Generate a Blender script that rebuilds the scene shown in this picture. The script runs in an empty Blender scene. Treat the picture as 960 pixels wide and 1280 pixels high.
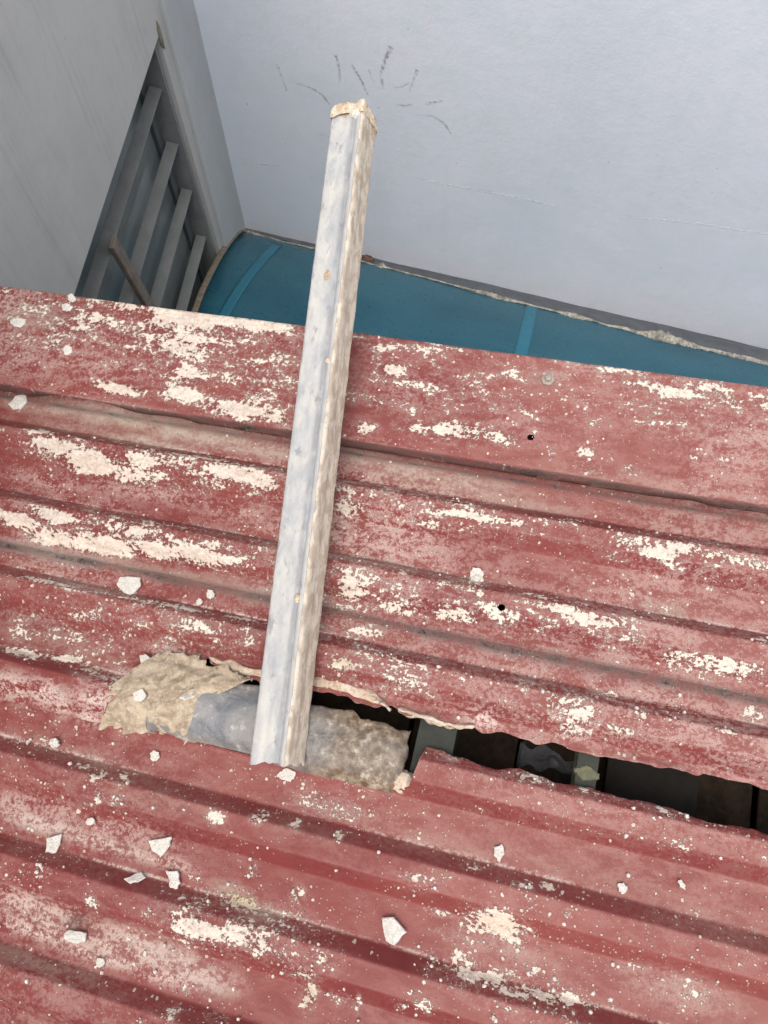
import bpy, bmesh, math, random
import numpy as np
from mathutils import Vector, Matrix
random.seed(7); rng = np.random.default_rng(7)
SC = bpy.context.scene
COL = SC.collection
R = math.radians

# ------------------------------------------------------------------ camera, world, sun, exposure
CAMZ = 4.8
FPX, NAD = 1030.0, 400.0                      # focal length in photo pixels, pixels from centre to the nadir
TILT = math.atan2(NAD, FPX)
cam_d = bpy.data.cameras.new('camera'); cam = bpy.data.objects.new('camera', cam_d); COL.objects.link(cam)
cam.location = (0, 0, CAMZ); cam.rotation_euler = (TILT, 0, 0)
cam_d.sensor_fit = 'VERTICAL'; cam_d.sensor_height = 24.0; cam_d.lens = 24.0 * FPX / 1280.0
cam_d.clip_start = 0.02; cam_d.clip_end = 2000
SC.camera = cam

SUN_EL, SUN_AZ = R(66), R(196)                # azimuth clockwise from +Y
w = bpy.data.worlds.new('World'); SC.world = w; w.use_nodes = True
wn, wl = w.node_tree.nodes, w.node_tree.links
sky = wn.new('ShaderNodeTexSky'); sky.sky_type = 'NISHITA'; sky.sun_disc = False
sky.sun_elevation = SUN_EL; sky.sun_rotation = SUN_AZ; sky.dust_density = 4.0; sky.air_density = 1.0; sky.ozone_density = 1.0
hs = wn.new('ShaderNodeHueSaturation'); hs.inputs['Saturation'].default_value = 0.38
wl.new(sky.outputs[0], hs.inputs['Color']); wl.new(hs.outputs[0], wn['Background'].inputs[0])
wn['Background'].inputs[1].default_value = 0.15
sd_ = bpy.data.lights.new('sun', 'SUN'); sun = bpy.data.objects.new('sun', sd_); COL.objects.link(sun)
sd_.energy = 0.65; sd_.angle = R(38); sd_.color = (1.0, 0.955, 0.89)
sdir = Vector((math.sin(SUN_AZ) * math.cos(SUN_EL), math.cos(SUN_AZ) * math.cos(SUN_EL), math.sin(SUN_EL)))
sun.location = sdir * 30; sun.rotation_euler = sdir.to_track_quat('Z', 'Y').to_euler()
SC.view_settings.view_transform = 'Standard'; SC.view_settings.look = 'None'
SC.view_settings.gamma = 1; SC.view_settings.use_curve_mapping = False
SC.view_settings.exposure = 0.62

# ------------------------------------------------------------------ geometry of the place, measured from the photograph
K = 1.1
CAMP = np.array([0, 0, CAMZ])
_c, _s = math.cos(TILT), math.sin(TILT)
def ray(u, v):
    x = u - 480.0; up = 640.0 - v
    return np.array([x, up * _c + FPX * _s, up * _s - FPX * _c])
SD = -ray(-4325, -210); SD /= np.linalg.norm(SD)          # along the ribs (to the right, uphill)
TD = np.array([-SD[1], SD[0], 0.0]); TD /= np.linalg.norm(TD)   # across the ribs (away from the camera)
ND = np.cross(SD, TD)                                      # roof normal, up
ROOF_H = 0.85 * K
ROOF_O = CAMP - ND * ROOF_H                                # roof origin: foot of the camera on the pan plane
def roof_pt(u, v, h=0.0):
    r = ray(u, v); return CAMP + r * (-(ROOF_H - h) / (r @ ND))
def st(u, v, h=0.0):
    p = roof_pt(u, v, h) - ROOF_O; return p @ SD, p @ TD
ROOF_M = Matrix(((SD[0], TD[0], ND[0], ROOF_O[0]), (SD[1], TD[1], ND[1], ROOF_O[1]), (SD[2], TD[2], ND[2], ROOF_O[2]), (0, 0, 0, 1)))
def mpp(u, v):                                             # metres per photo pixel on the roof at that point
    r = ray(u, v); d = -ROOF_H / (r @ ND)
    return d
PITCH = 0.0908 * K; T0 = 0.0371 * K
PANW, SIDEW, CRESTW, RIBH = 0.0405 * K, 0.0146 * K, 0.0211 * K, 0.019
def prof_raw(t):
    x = np.mod(T0 - t, PITCH)
    return np.clip(np.minimum((x - PANW) / SIDEW, (PITCH - x) / SIDEW), 0, 1) * RIBH
def prof(t):
    t = np.asarray(t, float)
    return sum(prof_raw(t + d) for d in np.linspace(-0.0016, 0.0016, 7)) / 7
# walls
ZB = -2.1 * K
A_ = ray(303, 285); A_ = A_ * ZB / A_[2]
B_ = ray(960, 437); B_ = B_ * ZB / B_[2]
WD = (B_ - A_) / np.linalg.norm(B_ - A_)                   # along the blue wall, to the right
WN = np.array([WD[1], -WD[0], 0.0])                        # out of the blue wall
if WN[1] > 0: WN = -WN
LD = ray(870, 640 - FPX * FPX / NAD); LD[2] = 0; LD /= np.linalg.norm(LD)   # along the left wall, away from camera
LN = np.array([LD[1], -LD[0], 0.0])                        # out of the left wall (to the right)
CORN = CAMP + A_
def on_plane(u, v, p0, n, off=0.0):
    r = ray(u, v); return CAMP + r * (((p0 - CAMP) @ n + off) / (r @ n))
def on_blue(u, v, off=0.0): return on_plane(u, v, CORN, WN, off)
def on_left(u, v, off=0.0): return on_plane(u, v, CORN, LN, off)

# ------------------------------------------------------------------ helpers
def tag(o, label=None, cat=None, group=None, kind=None):
    if label: o['label'] = label
    if cat: o['category'] = cat
    if group: o['group'] = group
    if kind: o['kind'] = kind
    return o
def empty(name, M, label, cat, group=None):
    o = bpy.data.objects.new(name, None); COL.objects.link(o); o.matrix_world = M; o.empty_display_size = 0.1
    return tag(o, label, cat, group)
def mk(name, verts, faces, mat=None, parent=None, M=None, smooth=False, attrs=None):
    me = bpy.data.meshes.new(name)
    me.from_pydata([tuple(map(float, v)) for v in verts] if not isinstance(verts, np.ndarray) else verts.tolist(), [], faces)
    me.validate(); me.update()
    if smooth: me.polygons.foreach_set('use_smooth', [True] * len(me.polygons))
    if mat: me.materials.append(mat)
    if attrs:
        for k, a in attrs.items():
            at = me.attributes.new(k, 'FLOAT', 'POINT'); at.data.foreach_set('value', np.asarray(a, np.float32))
    o = bpy.data.objects.new(name, me); COL.objects.link(o)
    if M is not None: o.matrix_world = M
    if parent is not None: o.parent = parent
    return o
def fix_normals(o):
    bm = bmesh.new(); bm.from_mesh(o.data); bmesh.ops.recalc_face_normals(bm, faces=bm.faces); bm.to_mesh(o.data); bm.free()
    return o
def frame(o, x, y, z):
    return Matrix(((x[0], y[0], z[0], o[0]), (x[1], y[1], z[1], o[1]), (x[2], y[2], z[2], o[2]), (0, 0, 0, 1)))
def box_data(lo, hi):
    x0, y0, z0 = lo; x1, y1, z1 = hi
    v = [(x0,y0,z0),(x1,y0,z0),(x1,y1,z0),(x0,y1,z0),(x0,y0,z1),(x1,y0,z1),(x1,y1,z1),(x0,y1,z1)]
    f = [(0,3,2,1),(4,5,6,7),(0,1,5,4),(1,2,6,5),(2,3,7,6),(3,0,4,7)]
    return v, f
def boxes(name, lst, mat, parent=None, M=None, bevel=0.0):
    V, F = [], []
    for lo, hi in lst:
        v, f = box_data(lo, hi); n = len(V); V += v; F += [tuple(i + n for i in q) for q in f]
    o = mk(name, V, F, mat, parent, M)
    if bevel:
        b = o.modifiers.new('bevel', 'BEVEL'); b.width = bevel; b.segments = 2; b.limit_method = 'ANGLE'
    return o
def vnoise(x, y, seed=0, freq=1.0):                        # cheap smooth value noise for geometry
    x = np.asarray(x, float) * freq; y = np.asarray(y, float) * freq
    g = np.random.default_rng(seed).random((64, 64))
    xi = np.floor(x).astype(int); yi = np.floor(y).astype(int); fx = x - xi; fy = y - yi
    fx = fx * fx * (3 - 2 * fx); fy = fy * fy * (3 - 2 * fy)
    q = lambda i, j: g[(xi + i) % 64, (yi + j) % 64]
    return (q(0,0)*(1-fx)*(1-fy) + q(1,0)*fx*(1-fy) + q(0,1)*(1-fx)*fy + q(1,1)*fx*fy) * 2 - 1
def fbm(x, y, seed=0, freq=1.0, o=4):
    return sum(vnoise(x, y, seed + i, freq * 2 ** i) * 0.5 ** i for i in range(o))

# ------------------------------------------------------------------ node helpers
class N:
    def __init__(s, name):
        s.m = bpy.data.materials.new(name); s.m.use_nodes = True
        s.t = s.m.node_tree; s.b = s.t.nodes['Principled BSDF']
        tc = s.t.nodes.new('ShaderNodeTexCoord'); s.co = tc.outputs['Object']
    def new(s, ty, **k):
        n = s.t.nodes.new('ShaderNode' + ty)
        for a, v in k.items(): setattr(n, a, v)
        return n
    def put(s, sock, v):
        if isinstance(v, bpy.types.NodeSocket): s.t.links.new(v, sock)
        elif isinstance(v, (tuple, list)) and sock.type == 'RGBA' and len(v) == 3: sock.default_value = (*v, 1)
        else: sock.default_value = v
    def math(s, op, a, b=0.0, c=None, clamp=False):
        n = s.new('Math', operation=op, use_clamp=clamp); s.put(n.inputs[0], a); s.put(n.inputs[1], b)
        if c is not None: s.put(n.inputs[2], c)
        return n.outputs[0]
    def add(s, a, b): return s.math('ADD', a, b)
    def mul(s, a, b): return s.math('MULTIPLY', a, b)
    def scale(s, v, rot=(0, 0, 0), loc=(0, 0, 0)):
        n = s.new('Mapping'); s.put(n.inputs[0], s.co); n.inputs['Scale'].default_value = v if isinstance(v, tuple) else (v, v, v)
        n.inputs['Rotation'].default_value = rot; n.inputs['Location'].default_value = loc
        return n.outputs[0]
    def noise(s, sc, det=4, rough=0.55, dist=0.0, vec=None):
        n = s.new('TexNoise'); s.put(n.inputs['Vector'], vec if vec is not None else s.co)
        n.inputs['Scale'].default_value = sc; n.inputs['Detail'].default_value = det; n.inputs['Roughness'].default_value = rough
        n.inputs['Distortion'].default_value = dist
        return n.outputs[0]
    def voro(s, sc, vec=None, feat='F1', rnd=1.0):
        n = s.new('TexVoronoi', feature=feat); s.put(n.inputs['Vector'], vec if vec is not None else s.co)
        n.inputs['Scale'].default_value = sc; n.inputs['Randomness'].default_value = rnd
        return n
    def ramp(s, v, a, b, lo=0.0, hi=1.0, smooth=True):
        n = s.new('MapRange', interpolation_type='SMOOTHSTEP' if smooth else 'LINEAR')
        s.put(n.inputs[0], v); s.put(n.inputs[1], a); s.put(n.inputs[2], b); s.put(n.inputs[3], lo); s.put(n.inputs[4], hi)
        return n.outputs[0]
    def mix(s, f, a, b, mode='MIX'):
        n = s.new('Mix', data_type='RGBA', blend_type=mode); s.put(n.inputs[0], f); s.put(n.inputs[6], a); s.put(n.inputs[7], b)
        return n.outputs[2]
    def attr(s, name):
        n = s.new('Attribute', attribute_name=name); return n.outputs['Fac']
    def bump(s, h, dist=0.001, st_=1.0):
        n = s.new('Bump'); s.put(n.inputs['Height'], h); n.inputs['Distance'].default_value = dist; n.inputs['Strength'].default_value = st_
        s.t.links.new(n.outputs[0], s.b.inputs['Normal'])
    def out(s, col, rough=0.8, metal=0.0, spec=0.3):
        s.put(s.b.inputs['Base Color'], col); s.put(s.b.inputs['Roughness'], rough); s.put(s.b.inputs['Metallic'], metal)
        s.put(s.b.inputs['Specular IOR Level'], spec)
        return s.m

# ------------------------------------------------------------------ materials
def roof_material():
    m = N('red_painted_steel')
    cov, dust, tan_, film, fade, flat = (m.attr(k) for k in ('cov', 'dust', 'tan', 'film', 'fade', 'flat'))
    st_c = m.scale((0.45, 1.0, 1.0))                       # patches run along the ribs
    big = m.noise(9, 4, 0.6, vec=st_c); mid = m.noise(62, 5, 0.62, 0.5, vec=st_c); fine = m.noise(210, 4, 0.65, 0.3); grain = m.noise(620, 3, 0.7)
    # paint: faded red with chalky bloom on the flats; bare rib sides darken to paint in shade
    red = m.mix(m.ramp(big, 0.3, 0.7), (0.180, 0.031, 0.029), (0.240, 0.053, 0.045))
    chalk_shade = m.mul(m.math('ADD', m.mul(fade, 0.95), m.ramp(mid, 0.35, 0.75, -0.22, 0.22), clamp=True), m.ramp(flat, 0.0, 1.0, 0.0, 1.15))
    chalk_shade = m.mul(chalk_shade, m.ramp(grain, 0.25, 0.7, 0.72, 1.1))
    col = m.mix(m.math('MULTIPLY', chalk_shade, 1.0, clamp=True), red, (0.335, 0.138, 0.115))
    # thin whitish-pink film of washed lime
    fm = m.mul(m.math('MAXIMUM', film, m.mul(cov, 0.75)), m.ramp(m.add(m.add(fine, m.mul(m.add(grain, -0.5), 0.5)), m.mul(m.add(mid, -0.5), 0.8)), 0.38, 0.62))
    col = m.mix(m.math('MULTIPLY', fm, 0.85, clamp=True), col, (0.68, 0.535, 0.465))
    # grey-tan dust
    dn = m.math('MULTIPLY', dust, m.ramp(m.add(m.mul(fine, 0.6), m.mul(mid, 0.6)), 0.35, 0.8, 0.25, 1.15), clamp=True)
    col = m.mix(dn, col, m.mix(m.ramp(big, 0.35, 0.65), (0.42, 0.31, 0.235), (0.52, 0.44, 0.37)))
    # plaster patches: smooth coverage broken up by noise
    brk = m.add(m.mul(m.add(mid, -0.5), 2.3), m.add(m.mul(m.add(fine, -0.5), 2.2), m.mul(m.add(grain, -0.5), 0.5)))
    pm = m.ramp(m.add(cov, brk), 0.54, 0.66)
    # splashes and specks, more of them near the patches
    def specks(sc, rad, gate, seed):
        jit = m.new('VectorMath', operation='ADD'); m.put(jit.inputs[0], m.scale(1.0, loc=(seed, seed * 0.7, 0)))
        nz = m.new('TexNoise'); nz.inputs['Scale'].default_value = sc * 1.6; m.put(nz.inputs['Vector'], m.co); nz.inputs['Detail'].default_value = 2
        scl = m.new('VectorMath', operation='SCALE'); m.put(scl.inputs[0], nz.outputs['Color']); scl.inputs['Scale'].default_value = 0.5 / sc
        m.put(jit.inputs[1], scl.outputs[0])
        fl = m.new('VectorMath', operation='MULTIPLY'); m.put(fl.inputs[0], jit.outputs[0]); fl.inputs[1].default_value = (1, 1, 0)
        v = m.voro(sc, fl.outputs[0]); sx = m.new('SeparateColor'); m.put(sx.inputs[0], v.outputs['Color'])
        size = m.mul(m.math('POWER', sx.outputs[0], 2.0), rad)
        on = m.math('GREATER_THAN', m.add(sx.outputs[1], gate), 0.62)
        return m.mul(on, m.ramp(m.math('SUBTRACT', size, v.outputs['Distance']), 0.0, 0.07))
    g = m.add(m.mul(m.add(big, -0.5), 2.6), m.math('MINIMUM', m.mul(cov, 0.65), 0.4))
    sp = m.math('MAXIMUM', specks(80, 0.34, m.add(g, -0.40), 3.1), specks(190, 0.44, m.add(g, -0.21), 7.7))
    sp = m.math('MAXIMUM', sp, m.mul(specks(430, 0.5, m.add(g, 0.0), 1.3), 0.55))
    pm2 = m.math('MAXIMUM', pm, m.mul(sp, 0.92))
    pc = m.mix(m.ramp(m.add(m.mul(fine, 0.5), m.mul(mid, 0.5)), 0.36, 0.64), (0.56, 0.44, 0.36), (0.82, 0.71, 0.59))
    pc = m.mix(m.math('MULTIPLY', tan_, 1.0, clamp=True), pc, (0.52, 0.41, 0.27))
    pc = m.mix(m.ramp(grain, 0.5, 0.75, 0, 0.35), pc, (0.42, 0.27, 0.22))
    col = m.mix(pm2, col, pc)
    # dirt in seams, with the shade at the flashing step painted in
    gr = m.attr('grime_shade')
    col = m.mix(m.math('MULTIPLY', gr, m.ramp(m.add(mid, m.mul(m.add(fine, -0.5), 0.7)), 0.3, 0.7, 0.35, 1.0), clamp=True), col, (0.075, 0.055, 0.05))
    m.bump(m.add(m.mul(pm2, m.add(0.7, m.mul(fine, 0.9))), m.add(m.mul(grain, 0.10), m.mul(fine, 0.12))), 0.0024, 0.9)
    return m.out(col, m.ramp(pm2, 0, 1, 0.60, 0.92), 0, 0.3)
RED = roof_material()

def mortar_material(name, c1, c2, c3, sc=60):
    m = N(name); n1 = m.noise(sc, 5, 0.6, 0.3); n2 = m.noise(sc * 5, 4, 0.7)
    col = m.mix(m.ramp(n1, 0.35, 0.65), c1, c2); col = m.mix(m.ramp(n2, 0.48, 0.7, 0, 0.75), col, c3)
    m.bump(m.add(n1, m.mul(n2, 0.5)), 0.003, 0.8)
    return m.out(col, 0.95, 0, 0.15)
MORTAR = mortar_material('tan_mortar', (0.33, 0.25, 0.17), (0.56, 0.45, 0.32), (0.64, 0.56, 0.47))
PASTE = mortar_material('pale_putty', (0.60, 0.47, 0.34), (0.70, 0.60, 0.48), (0.36, 0.17, 0.13))
BEADM = mortar_material('old_cement', (0.22, 0.20, 0.18), (0.50, 0.46, 0.38), (0.07, 0.06, 0.05), 45)
CHIP = mortar_material('white_plaster', (0.70, 0.66, 0.58), (0.80, 0.77, 0.70), (0.52, 0.44, 0.36), 170)
CHIPG = mortar_material('grey_plaster', (0.74, 0.68, 0.60), (0.82, 0.77, 0.70), (0.62, 0.52, 0.44), 120)

def tube_material():
    m = N('galvanised_dirty_steel')
    ln = m.scale((1.0, 1.0, 0.5))
    n1 = m.noise(52, 6, 0.70, 0.2, vec=ln); n2 = m.noise(90, 4, 0.65, 0.3, vec=ln); n3 = m.noise(300, 3, 0.7); nb = m.noise(7, 3, 0.5)
    side = m.attr('side')
    zinc = m.mix(m.ramp(n1, 0.35, 0.65), (0.40, 0.405, 0.41), (0.51, 0.505, 0.49))
    zinc = m.mix(m.ramp(m.noise(46, 6, 0.72, 0.2, vec=ln), 0.42, 0.62, 0, 0.5), zinc, (0.68, 0.64, 0.55))
    zinc = m.mix(m.ramp(n2, 0.57, 0.7, 0, 0.7), zinc, (0.24, 0.245, 0.26))
    # cement crust on the side face and in patches
    crust = m.ramp(m.add(m.mul(side, 0.95), m.add(m.mul(m.add(n1, -0.5), 0.9), m.mul(m.add(n2, -0.5), 0.9))), 0.30, 0.52)
    crustc = m.mix(m.ramp(n2, 0.4, 0.6), (0.46, 0.375, 0.285), (0.66, 0.58, 0.47))
    crustc = m.mix(m.ramp(n3, 0.55, 0.75, 0, 0.6), crustc, (0.33, 0.20, 0.12))
    col = m.mix(crust, zinc, crustc)
    end = m.attr('rust')
    rust = m.ramp(m.add(m.mul(end, 1.0), m.mul(m.add(n2, -0.5), 1.5)), 0.45, 0.75)
    col = m.mix(m.mul(rust, 0.75), col, m.mix(m.ramp(n3, 0.4, 0.6), (0.30, 0.15, 0.06), (0.60, 0.45, 0.22)))
    ch = m.attr('groove'); chn = m.math('MULTIPLY', ch, m.ramp(m.add(n1, m.mul(n2, 0.4)), 0.50, 0.78, 0.25, 1.0), clamp=True)
    col = m.mix(m.mul(chn, 0.85), col, (0.20, 0.205, 0.215))
    m.bump(m.add(m.mul(crust, 0.8), m.add(m.mul(n3, 0.25), m.mul(n2, 0.3))), 0.0014, 0.8)
    return m.out(col, m.ramp(crust, 0, 1, 0.5, 0.9), 0.0, 0.4)
TUBE = tube_material()

def flap_material():
    m = N('weathered_bare_metal')
    n1 = m.noise(24, 5, 0.62, 0.8); n2 = m.noise(110, 4, 0.65); n3 = m.noise(420, 3, 0.7)
    col = m.mix(m.ramp(n1, 0.38, 0.62), (0.17, 0.175, 0.185), (0.31, 0.30, 0.29))
    br = m.attr('brown')
    col = m.mix(m.math('MULTIPLY', m.add(br, m.mul(m.add(n1, -0.5), 0.9)), 0.85, clamp=True), col, m.mix(m.ramp(n2, 0.35, 0.65), (0.135, 0.085, 0.05), (0.33, 0.255, 0.17)))
    col = m.mix(m.ramp(m.add(m.mul(n1, 0.4), m.mul(n2, 0.7)), 0.62, 0.72, 0, 0.6), col, (0.55, 0.53, 0.48))
    col = m.mix(m.ramp(n3, 0.6, 0.75, 0, 0.5), col, (0.09, 0.07, 0.05))
    m.bump(m.add(n1, m.mul(n2, 0.5)), 0.004, 0.8)
    return m.out(col, m.ramp(n1, 0.3, 0.7, 0.42, 0.75), 0.15, 0.4)
FLAP = flap_material()

def wall_material(name, base, alt, low, streak, bumpd=0.002):
    m = N(name)                                            # local z is up
    n1 = m.noise(1.3, 5, 0.6, 0.4); n2 = m.noise(9, 5, 0.6); n3 = m.noise(140, 3, 0.7)
    sv = m.noise(1.0, 4, 0.6, 0.0, vec=m.scale((55, 55, 1.6)), ); sv = m.add(m.mul(sv, 0.8), m.mul(n2, 0.2))
    sv2 = m.noise(1.0, 3, 0.6, 0.0, vec=m.scale((9, 9, 0.5)))
    col = m.mix(m.ramp(n1, 0.35, 0.68), base, alt)
    col = m.mix(m.ramp(m.add(m.mul(n2, 0.6), m.mul(n1, 0.5)), 0.45, 0.75, 0, 0.7), col, low)
    col = m.mix(m.ramp(m.add(m.mul(sv, 0.65), m.mul(sv2, 0.4)), 0.52, 0.72, 0, streak), col, tuple(c * 0.45 for c in base))
    col = m.mix(m.ramp(m.noise(60, 2, 0.5), 0.73, 0.78, 0, 0.55), col, tuple(c * 0.35 for c in base))
    col = m.mix(m.ramp(m.noise(34, 5, 0.65, 0.8), 0.5, 0.7, 0, 0.35), col, low)
    m.bump(m.add(m.mul(n2, 1.0), m.add(m.mul(n3, 0.25), m.mul(m.noise(34, 4, 0.6), 0.4))), bumpd * 1.6, 0.6)
    return m.out(col, 0.85, 0, 0.25)
BLUE = wall_material('pale_blue_paint', (0.84, 0.85, 0.93), (0.77, 0.80, 0.89), (0.72, 0.80, 0.83), 0.06)
GREY = wall_material('grey_render', (0.56, 0.54, 0.505), (0.49, 0.475, 0.445), (0.46, 0.46, 0.43), 0.34)
PIL = wall_material('grey_pilaster_render', (0.56, 0.56, 0.56), (0.50, 0.505, 0.50), (0.46, 0.47, 0.46), 0.12)

def teal_material(name, c1, c2, rough):
    m = N(name); n1 = m.noise(5, 4, 0.6, 0.3, vec=m.scale((0.5, 1, 1))); n2 = m.noise(60, 4, 0.7); n3 = m.noise(300, 2, 0.6)
    col = m.mix(m.ramp(n1, 0.35, 0.65), c1, c2)
    col = m.mix(m.ramp(n2, 0.5, 0.72, 0, 0.25), col, (0.10, 0.12, 0.12)); col = m.mix(m.ramp(n3, 0.68, 0.78, 0, 0.15), col, (0.2, 0.22, 0.2))
    m.bump(m.add(n1, m.mul(n2, 0.1)), 0.004, 0.4)
    return m.out(col, m.ramp(n2, 0.3, 0.7, rough, rough + 0.25), 0, 0.5)
TEAL = teal_material('teal_painted_sheet', (0.010, 0.082, 0.122), (0.020, 0.112, 0.155), 0.24)
TEALL = teal_material('light_teal_strip', (0.022, 0.17, 0.25), (0.020, 0.145, 0.21), 0.3)

def plain(name, c, c2=None, rough=0.8, sc=30, metal=0.0, spec=0.3, bump=0.001):
    m = N(name); n = m.noise(sc, 5, 0.62, 0.3); n2 = m.noise(sc * 6, 3, 0.65)
    col = m.mix(m.ramp(m.add(m.mul(n, 0.7), m.mul(n2, 0.3)), 0.36, 0.64), c, c2 or tuple(x * 0.65 for x in c))
    m.bump(m.add(n, m.mul(n2, 0.4)), bump, 0.6)
    return m.out(col, rough, metal, spec)
DARKF = plain('dark_grey_flashing', (0.085, 0.092, 0.10), (0.13, 0.14, 0.15), 0.6, 25)
RIM = plain('ochre_stained_edge', (0.17, 0.125, 0.075), (0.26, 0.23, 0.19), 0.85, 60)
SLAT = plain('grey_aluminium', (0.215, 0.22, 0.205), (0.175, 0.18, 0.17), 0.55, 20, 0.0, 0.4)
FRAMEM = plain('dark_window_frame', (0.12, 0.13, 0.13), (0.10, 0.11, 0.11), 0.6, 20)
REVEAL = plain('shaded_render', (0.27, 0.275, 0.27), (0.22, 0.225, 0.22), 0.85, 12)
WOODM = plain('brown_weathered_wood', (0.17, 0.13, 0.10), (0.25, 0.21, 0.18), 0.85, 40)
CONC = plain('bare_concrete_block', (0.20, 0.19, 0.175), (0.15, 0.14, 0.13), 0.9, 8)
GROUND = plain('ground_concrete', (0.22, 0.21, 0.20), (0.17, 0.165, 0.16), 0.9, 2)
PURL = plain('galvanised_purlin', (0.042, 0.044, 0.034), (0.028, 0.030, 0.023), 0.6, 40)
PURLY = plain('yellowed_primer', (0.19, 0.18, 0.10), (0.11, 0.11, 0.07), 0.7, 40)
SCREWM = plain('zinc_screw', (0.42, 0.37, 0.32), (0.30, 0.24, 0.20), 0.6, 200)
STAINM = plain('screw_halo_rubber', (0.20, 0.15, 0.13), (0.30, 0.22, 0.19), 0.9, 200)
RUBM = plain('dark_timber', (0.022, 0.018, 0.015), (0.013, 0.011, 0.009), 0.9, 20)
gm = N('dark_window_glass'); gm.b.inputs['Coat Weight'].default_value = 0.0
GLASS = gm.out(gm.mix(gm.ramp(gm.noise(5, 3), 0.4, 0.6), (0.15, 0.165, 0.158), (0.18, 0.195, 0.185)), 0.16, 0, 0.5)
fm_ = N('crumpled_clear_film'); FILM = fm_.out((0.55, 0.60, 0.66), 0.25, 0, 0.6); fm_.b.inputs['Alpha'].default_value = 0.06
def mark_material():
    m = N('grey_scuff'); n = m.noise(90, 3, 0.6); m.put(m.b.inputs['Alpha'], m.mul(m.attr('ink'), m.ramp(n, 0.35, 0.65, 0.05, 0.75)))
    return m.out((0.20, 0.20, 0.24), 0.9, 0, 0.1)
MARK = mark_material()
def crack_material():
    m = N('pale_crack_filler'); n = m.noise(60, 3, 0.6); m.put(m.b.inputs['Alpha'], m.mul(m.attr('ink'), m.ramp(n, 0.2, 0.6, 0.1, 0.55)))
    return m.out((0.95, 0.95, 0.97), 0.9, 0, 0.1)
CRACK = crack_material()

# ------------------------------------------------------------------ ground
mk('ground', [(-400,-400,0),(400,-400,0),(400,400,0),(-400,400,0)], [(0,1,2,3)], GROUND)['kind'] = 'structure'

# ------------------------------------------------------------------ blue wall
corner_g = np.array([CORN[0], CORN[1], 0.0])
WALL_TOP = CAMZ + 0.15
MB = frame(corner_g, WD, -WN, (0, 0, 1))                   # x along wall, y into wall, z up
blue = boxes('plaster_wall', [((-0.25, 0, 0), (4.5, 0.2, WALL_TOP))], BLUE, None, MB)
tag(blue, 'tall pale blue plastered wall with dark scuff marks behind the teal sheet', 'wall')
def to_blue(u, v, off=0.0):
    p = on_blue(u, v, off) - corner_g; return np.array([p @ WD, -off, p[2]])
def ribbon(name, pts, wid, mat, parent, proj, ink=None, off=0.0012, sub=6):
    wid = [w * 0.75 for w in wid] if isinstance(wid, list) else wid * 0.75
    P = [proj(u, v) for u, v in pts]
    # densify (Catmull-like linear) and jitter
    Q, I = [], []
    ink = ink or [1.0] * len(P); wd_ = wid if isinstance(wid, (list, tuple)) else [wid] * len(P); W_ = []
    for i in range(len(P) - 1):
        for k in range(sub):
            f = k / sub; Q.append(P[i] * (1 - f) + P[i+1] * f); I.append(ink[i] * (1 - f) + ink[i+1] * f); W_.append(wd_[i] * (1 - f) + wd_[i+1] * f)
    Q.append(P[-1]); I.append(ink[-1]); W_.append(wd_[-1])
    for _ in range(2):
        Q = [Q[0]] + [(Q[i-1] + 2 * Q[i] + Q[i+1]) / 4 for i in range(1, len(Q) - 1)] + [Q[-1]]
    V, F, A = [], [], []
    for i, q in enumerate(Q):
        d = Q[min(i+1, len(Q)-1)] - Q[max(i-1, 0)]; d /= np.linalg.norm(d) + 1e-9
        nrm = np.array([-d[2], 0, d[0]]); ww = W_[i] * (0.75 + 0.5 * random.random()) * 0.5
        for sgn, a in ((-1, 0.0), (-0.5, 1.0), (0.5, 1.0), (1, 0.0)):
            p = q + nrm * ww * sgn; V.append((p[0], -off, p[2])); A.append(a * I[i])
        if i:
            b = 4 * (i - 1)
            for j in range(3): F.append((b + j, b + j + 1, b + j + 5, b + j + 4))
    return mk(name, V, F, mat, parent, attrs={'ink': A})
for pts, wid, ink in [
    ([(346,80),(352,95),(359,113)], 0.012, [.75,.3,.6]),
    ([(366,102),(388,109),(402,117),(412,130)], 0.010, [.2,.45,.8,.5]),
    ([(420,69),(424,84),(425,104)], [0.016,0.012,0.010], [.9,.5,.15]),
    ([(440,81),(452,100),(460,119)], 0.011, [.75,.7,.5]),
    ([(489,58),(482,74),(476,92),(479,110)], [0.02,0.014,0.012,0.012], [1,.7,.6,.4]),
    ([(522,87),(518,97),(511,116)], [0.02,0.012,0.012], [.7,.4,.12]),
    ([(492,109),(503,108),(512,103)], 0.009, [.15,.45,.25]),
    ([(495,130),(506,132),(516,130)], 0.010, [.25,.5,.3]),
    ([(532,130),(542,127),(553,126)], 0.012, [.35,.6,.45]),
    ([(520,144),(540,144),(555,153),(564,167)], 0.010, [.12,.4,.5,.4]),
    ([(461,86),(465,98),(470,104)], 0.008, [.35,.2,.1]),
    ([(395,165),(425,175),(455,176)], 0.012, [.1,.25,.1])]:
    ribbon('scuff_mark', pts, wid, MARK, blue, to_blue, [i * 0.8 for i in ink])
for pts in ([(520,223),(560,231),(604,239),(650,247),(700,259)], [(785,271),(830,275),(870,279),(930,288),(990,298)], [(296,199),(330,205),(352,207)]):
    ribbon('plaster_crack', pts, 0.011, CRACK, blue, to_blue, [.1] + [.75] * (len(pts) - 2) + [.1], 0.0006)
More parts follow.
